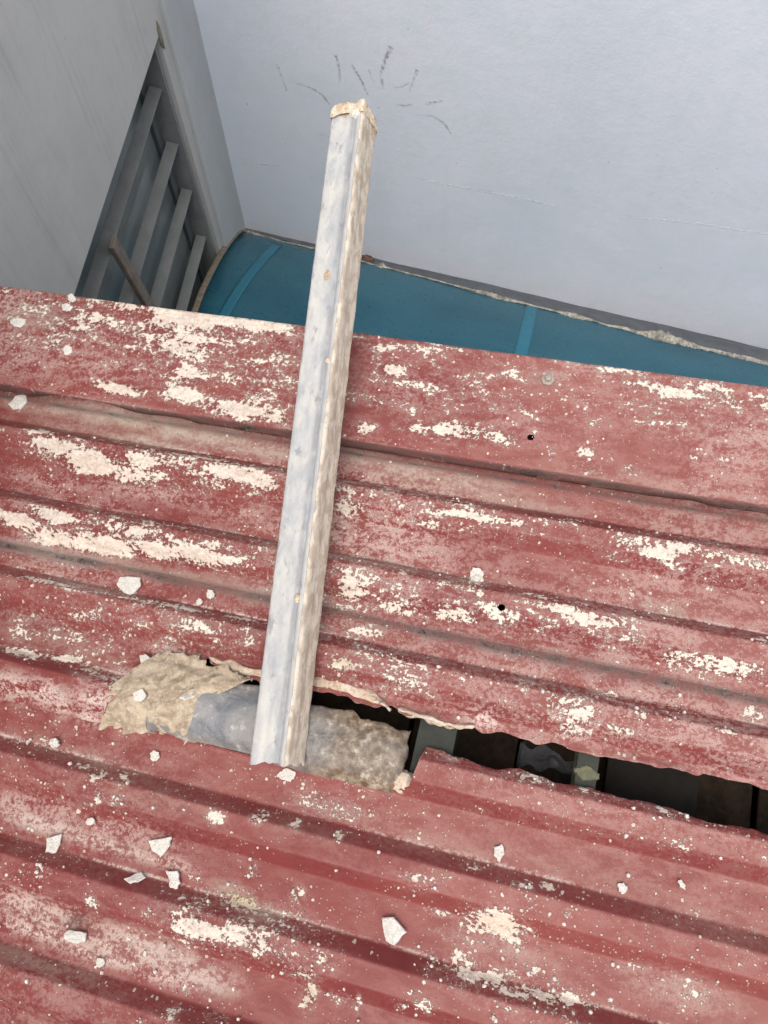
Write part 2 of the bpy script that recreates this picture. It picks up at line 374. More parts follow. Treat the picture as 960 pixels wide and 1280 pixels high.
def lump(name, c, r, mat, parent=None, M=None, seed=0, flat=0.6, sub=3):
    bm = bmesh.new(); bmesh.ops.create_icosphere(bm, subdivisions=sub, radius=1.0)
    V = np.array([v.co for v in bm.verts]); F = [tuple(v.index for v in f.verts) for f in bm.faces]; bm.free()
    d = 1 + 0.28 * fbm(V[:, 0] + 3 * V[:, 2], V[:, 1] + 1.7 * V[:, 2], seed, 1.5, 3)
    V = V * d[:, None] * np.array([r[0], r[1], r[2]]) + np.array(c)
    return mk(name, V, F, mat, parent, M, smooth=True)
# ------------------------------------------------------------------ left wall with a slatted window and a pilaster
ML = frame(corner_g, -LD, LN, (0, 0, 1))                   # x towards the camera, y out of the wall, z up
def to_left(u, v, off=0.0):
    p = on_left(u, v, off) - corner_g; return np.array([-(p @ LD), off, p[2]])
ztop = 0.5 * (to_left(190, 90)[2] + to_left(88, 360)[2])
xj = 0.5 * (to_left(217, 95)[0] + to_left(266, 290)[0]) + 0.005
xe, zs = 2.0, CORN[2] - 0.35
T = 0.24; LEFT_TOP = CAMZ - 0.30
left = boxes('side_wall', [((-0.0, -T, 0), (xj, 0, LEFT_TOP)), ((xj, -T, ztop), (xe, 0, LEFT_TOP)), ((xe, -T, 0), (4.2, 0, LEFT_TOP)), ((xj, -T, 0), (xe, 0, zs))], GREY, None, ML)
tag(left, 'grey rendered side wall with vertical dirt streaks and a slatted window', 'wall')
# pilaster strip in the corner (slightly crooked as in the photograph)
p0, p1 = to_left(203, 0, 0.012), to_left(269, 272, 0.012)
def xl(z): return p0[0] + (p1[0] - p0[0]) * (z - p0[2]) / (p1[2] - p0[2])
zlo, zhi = 0.0, LEFT_TOP - 0.003
zz = [zlo, CORN[2] - 0.4, CORN[2], p1[2], p0[2], zhi]
V, F = [], []
for i, z in enumerate(zz):
    xx = max(0.05, min(0.2, xl(z)))
    V += [(0.001, -0.05, z), (0.001, 0.012, z), (xx - 0.003, 0.012, z), (xx, 0.009, z), (xx, -0.05, z)]
    if i: b = 5 * (i - 1); F += [(b + j, b + (j+1) % 5, b + 5 + (j+1) % 5, b + 5 + j) for j in range(5)]
F += [(0, 1, 2, 3, 4), tuple(5 * (len(zz) - 1) + j for j in (4, 3, 2, 1, 0))]
fix_normals(mk('pilaster', V, F, PIL, left))
win = mk('window', *box_data((xj + 0.002, -0.12, zs + 0.002), (xe - 0.002, -0.09, ztop - 0.002)), FRAMEM, left)
# lining of the opening
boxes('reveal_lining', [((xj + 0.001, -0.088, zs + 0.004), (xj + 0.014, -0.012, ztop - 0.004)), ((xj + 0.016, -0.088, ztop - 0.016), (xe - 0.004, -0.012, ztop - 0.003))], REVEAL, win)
boxes('frame_rail', [((xj + 0.015, -0.086, ztop - 0.10), (xe - 0.01, -0.060, ztop - 0.02))], FRAMEM, win, bevel=0.003)
boxes('frame_stile', [((xj + 0.016, -0.086, zs + 0.01), (xj + 0.05, -0.060, ztop - 0.102))], FRAMEM, win, bevel=0.003)
mk('glass_pane', *box_data((xj + 0.051, -0.080, zs + 0.01), (xe - 0.01, -0.072, ztop - 0.105)), GLASS, win)
slat_px = [(160, 218), (196, 245), (218, 292), (246, 315)]
slat0 = None
for i, (u, v) in enumerate(slat_px):
    q = to_left(u, v, -0.038)
    if slat0 is None:
        slat0 = boxes('slat', [((xj + 0.018, -0.016, -0.003), (xe - 0.008, 0.016, 0.003))], SLAT, win, bevel=0.0015); s_ = slat0
    else:
        s_ = slat0.copy(); COL.objects.link(s_)
    s_.location = (0, -0.038, q[2]); s_.rotation_euler = (R(-14), 0, 0)
# small metal cleat at the head of the opening and brown stick leaning in it
lump('corner_stain_mortar', (xj - 0.006, 0.001, ztop - 0.004), (0.008, 0.004, 0.035), RIM, left, seed=9, sub=2)
q0, q1 = to_left(140, 302, -0.010), to_left(192, 392, -0.010)
d = q1 - q0; L_ = np.linalg.norm(d); d /= L_
sx = np.cross(d, [0, 1, 0]); sx /= np.linalg.norm(sx); sy = np.cross(d, sx)
base = corner_g + (-LD) * q1[0] + LN * q1[1] + np.array([0, 0, q1[2]])
loc3 = lambda a: (-LD) * a[0] + LN * a[1] + np.array([0, 0, a[2]])
stick = boxes('wooden_strip', [((-0.016, -0.007, -0.25), (0.016, 0.007, L_))], WOODM, None, frame(base, loc3(sx), loc3(sy), loc3(-d)), bevel=0.003)
tag(stick, 'brown weathered wooden strip leaning across the slats of the dark window', 'wood strip')

# ------------------------------------------------------------------ teal curved sheet between blue wall and red roof
edge_px = [(302,287),(294,294),(285,304),(276,316),(268,330),(261,344),(255,357),(249,371),(245,383)]
EP = [on_left(u, v, 0.006) for u, v in edge_px]
dist = lambda P: (P - CORN) @ WN
prof_pts = [(dist(P), P[2], (P - CORN) @ WD) for P in EP]
sl = (prof_pts[-1][1] - prof_pts[-3][1]) / (prof_pts[-1][0] - prof_pts[-3][0])
dl, zl, al = prof_pts[-1]; ka = (prof_pts[-1][2] - prof_pts[0][2]) / (prof_pts[-1][0] - prof_pts[0][0])
for k in range(1, 9):
    dd = 0.06 * k; prof_pts.append((dl + dd, zl + sl * dd - 0.55 * dd * dd, al + ka * dd))
prof_pts.insert(0, (0.012, prof_pts[0][1] - 0.03, prof_pts[0][2]))
Pd = np.array([p[0] for p in prof_pts]); Pz = np.array([p[1] for p in prof_pts]); Pa = np.array([p[2] for p in prof_pts])
for _ in range(2):
    Pz[1:-1] = (Pz[:-2] + 2 * Pz[1:-1] + Pz[2:]) / 4; Pa[1:-1] = (Pa[:-2] + 2 * Pa[1:-1] + Pa[2:]) / 4
dense_d = np.linspace(Pd[0], Pd[-1], 40); dz = np.interp(dense_d, Pd, Pz); da = np.interp(dense_d, Pd, Pa)
for _ in range(3): dz[1:-1] = (dz[:-2] + 2 * dz[1:-1] + dz[2:]) / 4
canopy_base = np.array([CORN[0], CORN[1], CORN[2]])
MC = frame(canopy_base, WD, WN, (0, 0, 1)) if np.cross(WD, WN)[2] > 0 else frame(canopy_base, WD, -WN, (0, 0, 1))
ysg = 1.0 if np.cross(WD, WN)[2] > 0 else -1.0
canopy = empty('curved_canopy', MC, 'teal arched sheet canopy in the gap between the blue wall and red roof', 'canopy')
def canopy_patch(name, a0f, a1f, na, mat, lift, rows=None, thick=0.0):
    V, F = [], []; idx = range(len(dense_d)) if rows is None else rows; m_ = 0
    for k, i in enumerate(idx):
        tx = np.array([dense_d[min(i+1, 39)] - dense_d[max(i-1, 0)], dz[min(i+1, 39)] - dz[max(i-1, 0)]]); tx /= np.linalg.norm(tx)
        nx = np.array([-tx[1], tx[0]])
        for a in np.linspace(a0f(i), a1f(i), na):
            wob = 0.0012 * math.sin(a * 11 + i * 0.3)
            V.append((a, ysg * (dense_d[i] + nx[0] * lift), dz[i] - canopy_base[2] + nx[1] * lift + wob))
        if k:
            b = na * (k - 1); F += [(b + j, b + j + 1, b + na + j + 1, b + na + j) for j in range(na - 1)]
    o = fix_normals(mk(name, V, F, mat, canopy, smooth=True))
    sm = o.modifiers.new('thick', 'SOLIDIFY'); sm.thickness = thick; sm.offset = 0
    return o
canopy_patch('canopy_sheet', lambda i: da[i], lambda i: 3.4, 60, TEAL, 0.0, thick=0.002)
def canopy_hit(u, v):                                        # along-wall coordinate of the sheet under a pixel
    r = ray(u, v); best = None
    for i in range(len(dense_d)):
        P = CORN + WN * dense_d[i]; P = np.array([P[0], P[1], dz[i]]); t_ = (dz[i] - CAMZ) / r[2]; X = CAMP + r * t_
        e = abs((X - CORN) @ WN - dense_d[i])
        if best is None or e < best[0]: best = (e, (X - CORN) @ WD, i)
    return best[1], dense_d[best[2]]
def canopy_a(u, v): return canopy_hit(u, v)[0]
aS1 = 0.5 * (canopy_a(322, 318) + canopy_a(302, 378)); aS2 = canopy_a(655, 425)
for a_, w_ in ((aS1, 0.034), (aS2, 0.040)):
    canopy_patch('light_strip', lambda i: a_ - w_ / 2, lambda i: a_ + w_ / 2, 5, TEALL, 0.003, rows=range(3, 40), thick=0.001)
canopy_patch('edge_trim', lambda i: da[i] - 0.006, lambda i: da[i] + 0.012, 4, RIM, 0.005, thick=0.006)

# dark strip at the wall foot and cement bead along it
bp = sorted(canopy_hit(u, v) for u, v in [(318,292),(390,313),(480,336),(600,366),(720,397),(840,426),(960,456)])
bpa = np.array([q[0] for q in bp]); bpd = np.array([q[1] for q in bp])
kf = np.polyfit(bpa, bpd, 2)
def strip_w(a): return np.clip(np.polyval(kf, np.minimum(a, bpa[-1])), 0.015, 0.4)
def can_z(d): return np.interp(d, dense_d, dz)
av = np.linspace(0.01, 3.3, 120)
V, F = [], []
for i, a in enumerate(av):
    wv = float(strip_w(a)); wb = 0.0015 * math.sin(9 * a) + 0.001 * math.sin(31 * a)
    for (y, z) in ((-0.001, CORN[2] + 0.004), (-wv * 0.35, float(can_z(wv * 0.35)) + 0.012), (-wv, float(can_z(wv)) + 0.007), (-wv, float(can_z(wv)) - 0.01), (-0.001, CORN[2] - 0.08)):
        V.append((a, y, z + wb))
    if i:
        b = 5 * (i - 1); F += [(b + j, b + (j+1) % 5, b + 5 + (j+1) % 5, b + 5 + j) for j in range(5)]
fix_normals(mk('foot_flashing', V, F, DARKF, blue))
def bead_mesh():
    V, F = [], []; n = 10; aa = np.arange(0.02, 3.2, 0.005)
    amp = 0.0022 + 0.006 * np.clip(fbm(aa, aa * 0, 5, 6, 4), 0, 1)
    a820, a465, a620 = canopy_a(822, 420), canopy_a(478, 334), canopy_a(620, 370)
    amp += 0.012 * np.exp(-((aa - a820) / 0.05) ** 2) * (0.7 + 0.5 * vnoise(aa, aa * 0, 3, 40)) + 0.008 * np.exp(-((aa - a465) / 0.012) ** 2) + 0.004 * np.exp(-((aa - a620) / 0.07) ** 2)
    for i, a in enumerate(aa):
        wv = float(strip_w(a)); yc = -wv - 0.002 + 0.003 * vnoise(a, 0.3, 8, 18)
        for k in range(n):
            th = 2 * math.pi * k / n; r = amp[i] * (0.75 + 0.5 * random.random())
            V.append((a + 0.004 * (random.random() - 0.5), yc + 1.3 * r * math.cos(th), float(can_z(wv)) + 0.007 + r * math.sin(th)))
        if i:
            b = n * (i - 1); F += [(b + j, b + (j+1) % n, b + n + (j+1) % n, b + n + j) for j in range(n)]
    return V, F
fix_normals(mk('mortar_bead', *bead_mesh(), BEADM, blue))
RUSTL = plain('rusty_brown_lump', (0.10, 0.045, 0.03), (0.16, 0.10, 0.07), 0.9, 60)
ra, rd = canopy_hit(459, 327); lump('rust_lump', (ra, -rd, float(can_z(rd)) + 0.012), (0.022, 0.012, 0.010), RUSTL, blue, seed=4)

# ------------------------------------------------------------------ house under the roof (closed, so that the slit looks into the dark)
S_R, T_B = 1.35, -0.95
S_L = -0.835 * K
FH = RIBH + 0.016
_e0, _e1 = st(0, 357, FH), st(960, 483, FH)
def top_t(s): return _e0[1] + (_e1[1] - _e0[1]) * (s - _e0[0]) / (_e1[0] - _e0[0]) + 0.0022
TOPT = 0.5 * (st(0, 357, FH)[1] + st(960, 483, FH)[1])
house_base = ROOF_O + SD * 0.2; house_base = np.array([house_base[0], house_base[1], 0.0])
SDh = np.array([SD[0], SD[1], 0]); SDh /= np.linalg.norm(SDh)
MH = frame(house_base, SDh, TD, (0, 0, 1))
house = empty('house', MH, 'plain block house below the red corrugated roof', 'house')
def hz(x):                                                # underside of the roof at local x
    return ROOF_O[2] + ((x + 0.2 * np.linalg.norm([SD[0], SD[1]])) / (SD @ SDh)) * SD[2] - 0.075
xa, xb = S_L + 0.03 - 0.2, S_R - 0.12 - 0.2; ya, yb = T_B + 0.1, TOPT - 0.05
def hwall(name, x0, x1, y0, y1):
    V = [(x0,y0,0),(x1,y0,0),(x1,y1,0),(x0,y1,0),(x0,y0,hz(x0)),(x1,y0,hz(x1)),(x1,y1,hz(x1)),(x0,y1,hz(x0))]
    return mk(name, V, box_data((0,0,0),(1,1,1))[1], CONC, house)
hwall('wall', xa, xb, yb - 0.1, yb); hwall('wall', xa, xb, ya, ya + 0.1)
hwall('wall', xa, xa + 0.1, ya + 0.102, yb - 0.102); hwall('wall', xb - 0.1, xb, ya + 0.102, yb - 0.102)

# ------------------------------------------------------------------ the red corrugated roof
roof = empty('corrugated_roof', ROOF_M, 'torn red corrugated metal roof spattered with cream plaster', 'roof')
def interp_px(lst, h=0.0):
    q = sorted(st(u, v, h) for u, v in lst); return np.array([a for a, b in q]), np.array([b for a, b in q])
LAP1 = 0.2045 * K
up_s, up_t = interp_px([(262,822),(275,836),(290,843),(310,848),(340,855),(370,858),(400,864),(430,872),(455,880),(470,884),(488,884),(505,893),(522,893),(540,896),(555,905),(575,909),(590,909),(600,913),(620,913),(650,924),(685,928),(700,931),(722,939),(745,944),(800,953),(840,961),(880,968),(910,975),(960,987)], 0.004)
lo_s, lo_t = interp_px([(527,934),(540,934),(560,943),(590,949),(608,957),(622,962),(650,960),(680,970),(705,980),(740,985),(770,992),(800,998),(840,1012),(870,1024),(900,1028),(930,1034),(960,1040)], 0.012)
cl_s, cl_t = interp_px([(128,907),(150,908),(182,911),(222,921),(260,931),(315,945),(345,950),(380,961),(430,973),(470,981),(497,988),(510,985)], 0.002)
sA0, sB0 = st(128, 906)[0], up_s[0]
s_step = lo_s[0]
B_LAP = T0 - 0.004
def low_B(s):
    s = np.asarray(s, float)
    tear = np.interp(s, up_s, up_t) + 0.0022 * fbm(s, s * 0, 21, 55, 3) * (s > sB0)
    r = np.where(s < sA0, B_LAP + 0.002 * vnoise(s, s * 0, 2, 20), np.where(s < sB0, B_LAP + (tear - B_LAP) * np.clip((s - sA0) / (sB0 - sA0), 0, 1) ** 0.6, tear))
    return np.where(s > up_s[-1], up_t[-1] - 0.02 * (s - up_s[-1]), r)
def high_C(s):
    s = np.asarray(s, float)
    left = np.interp(s, cl_s, cl_t)
    right = np.interp(s, lo_s, lo_t) + 0.0020 * fbm(s, s * 0, 31, 50, 3)
    r = np.where(s < s_step - 0.004, left, np.where(s > s_step + 0.004, right, left + (right - left) * np.clip((s - s_step + 0.004) / 0.008, 0, 1)))
    return np.where(s < sA0, T0 + 0.02, np.where(s < sA0 + 0.01, np.interp(s, [sA0, sA0 + 0.01], [T0 + 0.02, cl_t[0]]), r))
# dirt: (x, y, half length, half width, strength) in photo pixels, each turned into roof coordinates
PLASTER = [
 (230,425,130,60,.44),(310,470,80,50,.42),(550,480,110,60,.36),(850,500,100,45,.36),(80,400,90,40,.36),(200,585,180,26,.44),(200,675,180,26,.47),(560,645,140,20,.42),(620,770,160,26,.44),(830,695,120,20,.44),(470,750,60,40,.45),(480,630,80,24,.42),(90,790,120,26,.40),(260,800,80,24,.42),(700,885,70,26,.42),(480,840,100,22,.40),(300,1160,110,34,.42),(640,1235,90,26,.40),(410,1010,60,16,.40),(880,830,70,18,.36),
 # edge flashing
 (240,393,62,20,1.1),(205,398,30,26,.8),(160,384,32,12,.7),(120,372,22,9,.7),(330,405,45,14,.8),(300,398,30,14,.85),(228,432,45,22,.75),(235,470,40,20,.6),(150,486,34,8,1.0),
 (225,492,26,11,.9),(300,512,50,13,.9),(342,522,22,8,.8),(100,408,28,16,.5),(120,398,30,14,.6),(70,430,18,10,.45),(345,450,24,22,.4),(60,380,30,10,.4),(22,402,14,6,.9),(10,365,12,6,.6),
 (490,463,20,11,1.0),(470,432,28,18,.5),(560,470,40,10,.45),(560,438,70,16,.4),(470,505,16,10,.6),(520,535,26,10,.8),(575,540,44,15,.85),(620,545,40,10,.65),(456,536,16,9,.85),(650,512,30,12,.35),(640,470,40,14,.35),
 (800,480,40,10,.6),(845,490,34,10,.85),(890,484,30,9,.75),(920,502,40,12,.6),(955,505,24,14,.65),(840,520,60,22,.35),(730,565,14,8,.7),(735,585,18,8,.75),(787,588,10,6,.6),(700,520,40,16,.35),(868,572,10,5,.7),(905,575,10,5,.5),(780,465,60,6,.5),
 # rib 1 and its neighbours
 (60,545,24,6,.7),(75,562,34,11,1.05),(115,580,40,13,1.05),(180,580,34,12,.8),(160,595,36,10,.7),(230,585,40,8,.5),(300,598,46,12,1.0),(335,610,22,9,.9),(60,590,14,8,.45),(260,575,60,6,.6),
 (437,618,22,6,1.0),(440,637,22,8,1.0),(465,628,20,8,.6),(580,648,48,8,1.0),(560,632,40,7,.6),(640,657,32,7,.8),(540,655,28,9,.6),(710,660,26,9,.45),(760,672,40,8,.45),(825,695,34,10,1.0),(850,690,34,10,.9),(895,702,40,9,.7),(945,712,24,9,.55),(800,680,30,8,.5),(900,730,16,10,.55),
 # rib 2
 (28,652,30,8,1.05),(75,650,34,9,1.05),(70,673,36,9,.9),(130,682,46,11,1.0),(175,668,20,12,.9),(200,690,44,9,.95),(250,697,46,9,1.05),(225,680,30,8,.5),(320,695,24,16,.45),(150,655,16,8,.6),(330,670,20,6,.5),
 (440,738,26,14,1.0),(430,718,20,8,.7),(495,760,30,9,.8),(460,700,40,10,.5),(500,718,36,7,.5),(595,722,14,10,.7),(600,745,18,9,.7),(560,768,40,10,.8),(640,770,40,9,.55),(700,765,40,9,.9),(740,778,46,10,.9),(690,752,36,8,.6),(785,800,30,9,.5),(840,824,14,9,.8),(905,832,20,9,.6),(925,842,10,9,.6),(845,762,20,10,.4),(820,760,20,9,.4),(950,802,10,4,.9),(550,735,40,10,.45),
 # rib 3
 (40,788,40,18,.42),(110,770,50,16,.40),(200,765,30,14,.45),(250,790,50,18,.42),(300,800,40,16,.42),(30,815,30,6,1.0),(80,822,34,6,.95),(115,838,24,6,.7),(150,856,22,10,.7),(60,730,60,5,.75),(160,748,40,4,.7),(230,760,44,4,.9),(300,773,34,4,.7),(130,786,26,10,.4),
 (450,800,50,10,.45),(430,830,26,12,.7),(500,830,40,10,.6),(540,842,46,7,.45),(460,790,60,5,.6),(560,850,30,8,.4),(690,880,30,16,.75),(720,895,26,14,.7),(712,912,22,8,.7),(640,860,40,9,.35),(770,912,34,5,.6),(735,892,10,12,.6),(805,895,12,4,.8),(835,897,5,3,.7),(907,917,16,5,.9),(765,865,10,6,.6),(945,890,14,10,.55),(850,880,8,8,.4),
 # torn lip, lower sheet
 (600,950,60,6,.45),(680,968,40,6,.5),(740,988,40,6,.5),(850,1020,60,6,.45),(940,1035,40,5,.45),(665,975,20,7,.5),(830,1012,14,8,.5),
 # spatter on the lower sheet
 (127,972,16,8,.9),(108,958,16,3,.9),(155,972,10,8,.5),(128,998,5,11,.85),(150,1003,14,8,.4),(410,1010,36,9,.50),(395,998,34,10,.45),(273,1022,12,9,.8),(325,1022,11,8,.85),(370,1030,8,6,.8),(425,1046,6,5,.8),
 (250,1158,40,15,1.05),(300,1165,36,12,.9),(232,1148,20,10,.7),(300,1130,34,11,.75),(285,1118,18,6,.7),(330,1180,20,14,.85),(350,1200,24,12,.75),(375,1215,26,10,.65),(385,1245,10,16,.9),(425,1250,14,9,.5),(405,1195,10,9,.7),(370,1120,9,11,.7),(445,1258,5,12,.6),(260,1205,20,8,.5),(313,1088,6,8,.6),(235,1180,30,6,.5),
 (622,1155,34,16,1.0),(600,1160,30,8,.8),(640,1172,20,8,.8),(570,1200,10,10,.75),(590,1218,26,8,.95),(615,1222,26,7,.95),(670,1240,26,9,.95),(690,1252,12,8,.9),(712,1250,12,8,.9),(550,1205,16,8,.6),(550,1142,16,4,.7),(530,1258,12,9,.5),(498,1258,12,7,.5),(538,1200,5,10,.6),
 (588,1083,14,5,.8),(590,1178,6,5,.6),(660,1130,6,6,.6),(683,1108,8,4,.8),(655,1107,14,4,.7),(706,1140,4,5,.8),(669,1213,4,7,.8),(840,1058,24,9,.38),(600,1180,60,10,.3),(850,1240,60,20,.25),(520,1100,30,12,.3),
 (22,930,10,4,.6),(45,925,18,10,.30),(57,1085,18,5,.6),(30,1095,12,7,.5),(52,1098,6,6,.8),(150,1180,40,8,.3),(120,1125,9,7,.6),(60,990,12,8,.3),(110,1010,20,8,.3),(225,1235,18,8,.4),(216,1265,10,8,.6),(270,1275,16,6,.6),(180,1275,10,6,.4),(120,1205,6,6,.5)]
DUST = [(150,520,110,14,.85),(240,540,90,14,.85),(60,508,70,10,.6),(330,560,40,12,.5),(70,530,60,10,.35),(180,548,60,8,.8),(205,535,22,18,.8),(520,590,60,14,.8),(580,603,70,14,.7),(460,573,50,12,.6),(660,628,60,10,.45),(780,600,100,10,.25),
 (60,690,60,9,.75),(150,703,60,8,.75),(240,722,60,8,.6),(310,740,40,8,.6),(20,680,30,8,.6),(110,735,60,8,.35),(60,800,80,16,.25),(400,690,60,8,.35),(450,700,60,7,.5),(560,720,60,6,.4),
 (60,1035,70,9,.4),(150,1060,60,8,.4),(60,1148,70,16,.3),(140,1175,70,18,.35),(230,1210,60,14,.4),(110,1190,70,7,.4),(260,1235,30,10,.6),(200,1190,40,14,.6),(40,1200,80,5,.4),
 (320,1138,30,10,.7),(285,1112,24,8,.8),(380,1040,60,8,.2),(640,1190,70,9,.3),(860,1240,80,18,.3),(720,1090,140,12,.18),(900,1160,80,14,.2),(560,1060,90,12,.2),(660,945,30,12,.2),(410,1010,50,10,.3),(200,1000,80,12,.18),(80,940,90,8,.3),(120,950,30,10,.4),(600,480,20,12,.0),(35,400,30,14,.45),(60,395,22,14,.4),(680,470,20,14,.35),(310,730,50,8,.35),(840,760,24,12,.45),(820,756,26,10,.4)]
FILMB = [(130,880,40,16,1.0),(160,850,30,14,1.0),(215,815,30,10,.9),(110,895,20,10,1.1),(30,1130,60,16,.9),(60,1150,80,20,.9),(150,1182,90,20,.95),(230,1212,60,16,.9),(40,1165,80,8,1.1),(120,1195,80,8,1.1),(200,1222,60,8,1.0),(50,1030,70,9,1.1),(130,1056,70,8,1.1),(200,1076,40,7,1.0),(60,1012,80,16,.55),(150,1040,80,16,.55),(15,1005,40,14,.7),(60,868,34,14,1.1),(20,860,34,16,1.0),(78,880,18,14,1.0),(605,898,24,13,1.1),(690,890,24,18,1.0),(715,915,24,10,1.0),(80,470,90,30,.25),(180,455,80,26,.35),(330,470,50,36,.4),(520,490,90,36,.35),(640,525,70,30,.3),(180,612,110,12,.45),(60,600,60,14,.4),(300,640,60,14,.4),(460,660,60,16,.4),(60,710,70,8,.5),(120,720,60,8,.4),(60,780,80,18,.4),(200,770,60,22,.4),(140,850,40,16,.7),(200,810,30,14,.6),(300,780,50,16,.3),(560,800,120,16,.25),(700,840,120,20,.2),(500,865,80,10,.45),(760,912,50,10,.7),(860,520,100,40,.3),(760,500,70,30,.25),(860,700,80,14,.3),(600,700,160,12,.2),(780,740,120,14,.18),(620,860,80,14,.25),(680,970,50,10,.5),(560,945,30,8,.4),(850,1015,60,10,.35),(900,590,90,16,.12),(120,1040,100,16,.3),(330,1170,60,30,.25),(660,1235,60,18,.2),(845,1240,60,22,.3),(410,1010,50,14,.35),(640,1180,60,16,.15),(130,980,50,18,.2)]
TANB = [(300,1122,34,12,.9),(622,1155,30,14,.35),(205,535,26,16,1),(120,836,14,6,.7),(430,828,26,12,.6),(385,1245,12,18,.5),(620,1155,20,6,.3),(240,815,30,12,.9),(190,835,30,14,.7),(310,835,40,8,.9),(440,870,60,8,.9),(22,400,12,8,.5)]
def blobs(s, t, lst, h=0.008):
    f = np.zeros_like(s)
    for (x, y, L, W, a) in lst:
        bs, bt = st(x, y, h); k = mpp(x, y)
        dx = s - bs; sel = np.abs(dx) < L * k * 1.6
        if not sel.any(): continue
        dd = np.sqrt((dx[sel] / (L * k * 1.55)) ** 2 + ((t[sel] - bt) / (W * k * 1.6)) ** 2)
        if x < 360 and y < 700: a = a * 1.22
        val = a * np.clip(1.25 * (1 - dd), 0, 1)
        f[sel] = np.maximum(f[sel], val)
    return f
HOLES = [(*st(663, 553, RIBH + 0.004), 0.0042), (*st(627, 760, RIBH), 0.0042), (*st(97, 1152), 0.0045)]
S_DENSE = np.concatenate([np.arange(S_L, 0.285, 0.0028), np.arange(0.285, S_R + 0.001, 0.03)] + [h_[0] + np.arange(-0.006, 0.0061, 0.0008) for h_ in HOLES[:2]])
S_DENSE = np.array(sorted(set(np.round(S_DENSE, 5))))
def rows_between(t0, t1, fine0=-0.315):
    r = [t for t in np.arange(t0, t1, 0.0035) if t > fine0] + [t1]
    for k in range(-6, 7):
        for c in (0.0, PANW, PANW + SIDEW, PITCH - SIDEW):
            for e in (-0.0026, -0.0017, -0.0006, 0.0006, 0.0017, 0.0026):
                t = T0 + PITCH * k - c + e
                if max(t0, fine0) < t < t1: r.append(t)
    if t0 < fine0: r = list(np.arange(t0, fine0, 0.006)) + r
    for h_ in HOLES[:2]: r += [h_[1] + e for e in np.arange(-0.006, 0.0061, 0.0008) if t0 < h_[1] + e < t1]
    r += [t0 + d for d in (0.0007, 0.0014, 0.002)]
    return np.array(sorted(set(np.round(r, 6))))
def sheet(name, t0, t1, lowf, highf, hf, extra_grime_shade=None, label=None):
    T_ = rows_between(t0, t1); S, TT = np.meshgrid(S_DENSE, T_, indexing='ij')
    lo = lowf(S) if lowf else np.full_like(S, t0); hi = highf(S) if highf else np.full_like(S, t1)
    Tc = np.clip(TT, lo, hi); H = hf(S, Tc)
    ns, nt = S.shape
    I = np.arange(ns * nt).reshape(ns, nt)
    ok = ((Tc[:-1, 1:] - Tc[:-1, :-1]) > 1e-7) | ((Tc[1:, 1:] - Tc[1:, :-1]) > 1e-7)
    cs = (S[:-1, :-1] + S[1:, 1:]) / 2; ct = (Tc[:-1, :-1] + Tc[1:, 1:]) / 2
    for hs_, ht_, hr_ in HOLES[:2]:
        ok &= ((cs - hs_) ** 2 + (ct - ht_) ** 2) > hr_ ** 2
    F = np.stack([I[:-1, :-1], I[1:, :-1], I[1:, 1:], I[:-1, 1:]], -1)[ok]
    s, t = S.ravel(), Tc.ravel()
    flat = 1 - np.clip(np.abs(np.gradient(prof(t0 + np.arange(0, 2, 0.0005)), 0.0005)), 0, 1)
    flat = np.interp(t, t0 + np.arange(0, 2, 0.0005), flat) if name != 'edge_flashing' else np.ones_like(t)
    fade = np.clip(0.30 + 0.42 * (s + 0.45) / 0.7 + 0.10 * (t - 0.1) + 0.10 * fbm(s, t, 41, 6, 3), 0.05, 0.85)
    bh = FH if name == 'edge_flashing' else 0.008
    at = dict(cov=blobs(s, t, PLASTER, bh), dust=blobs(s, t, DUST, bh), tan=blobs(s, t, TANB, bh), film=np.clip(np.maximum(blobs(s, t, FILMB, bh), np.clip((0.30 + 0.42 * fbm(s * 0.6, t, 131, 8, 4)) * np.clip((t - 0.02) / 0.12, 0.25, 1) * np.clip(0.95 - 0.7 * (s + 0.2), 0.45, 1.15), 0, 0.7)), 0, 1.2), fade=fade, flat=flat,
              grime_shade=extra_grime_shade(s, t) if extra_grime_shade else np.zeros_like(s))
    if name != 'edge_flashing':
        ln = np.zeros_like(s)
        for k in range(-8, 6):
            te = T0 + PITCH * k - PANW
            ln = np.maximum(ln, np.exp(-((t - te - 0.0012) / 0.0016) ** 2) * np.clip(0.35 + 1.1 * fbm(s, s * 0 + k * 0.37, 120 + k, 4, 3), 0, 0.9) * (1 + 0.5 * (s < -0.2)))
        at['film'] = np.maximum(at['film'], ln)
    used = np.unique(F); re = -np.ones(ns * nt, int); re[used] = np.arange(len(used))
    V = np.stack([s, t, H.ravel()], -1)[used]
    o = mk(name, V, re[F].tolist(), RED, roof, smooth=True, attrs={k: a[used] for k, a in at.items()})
    sm = o.modifiers.new('thick', 'SOLIDIFY'); sm.thickness = 0.0009; sm.offset = -1
    if label: o['label'] = label
    return o
def dents(s, t, seed): return 0.0011 * fbm(s, t, seed, 9, 3) + 0.0004 * fbm(s, t, seed + 5, 45, 2)
STEP = 0.5 * (st(0, 484, FH)[1] + st(880, 619, FH)[1])
def hA(s, t):
    lift = 0.0026 * np.exp(-((t - LAP1) / 0.016) ** 2) * (0.7 + 0.5 * vnoise(s, s * 0, 4, 12))
    return prof(t) + 0.0018 + dents(s, t, 61) + lift
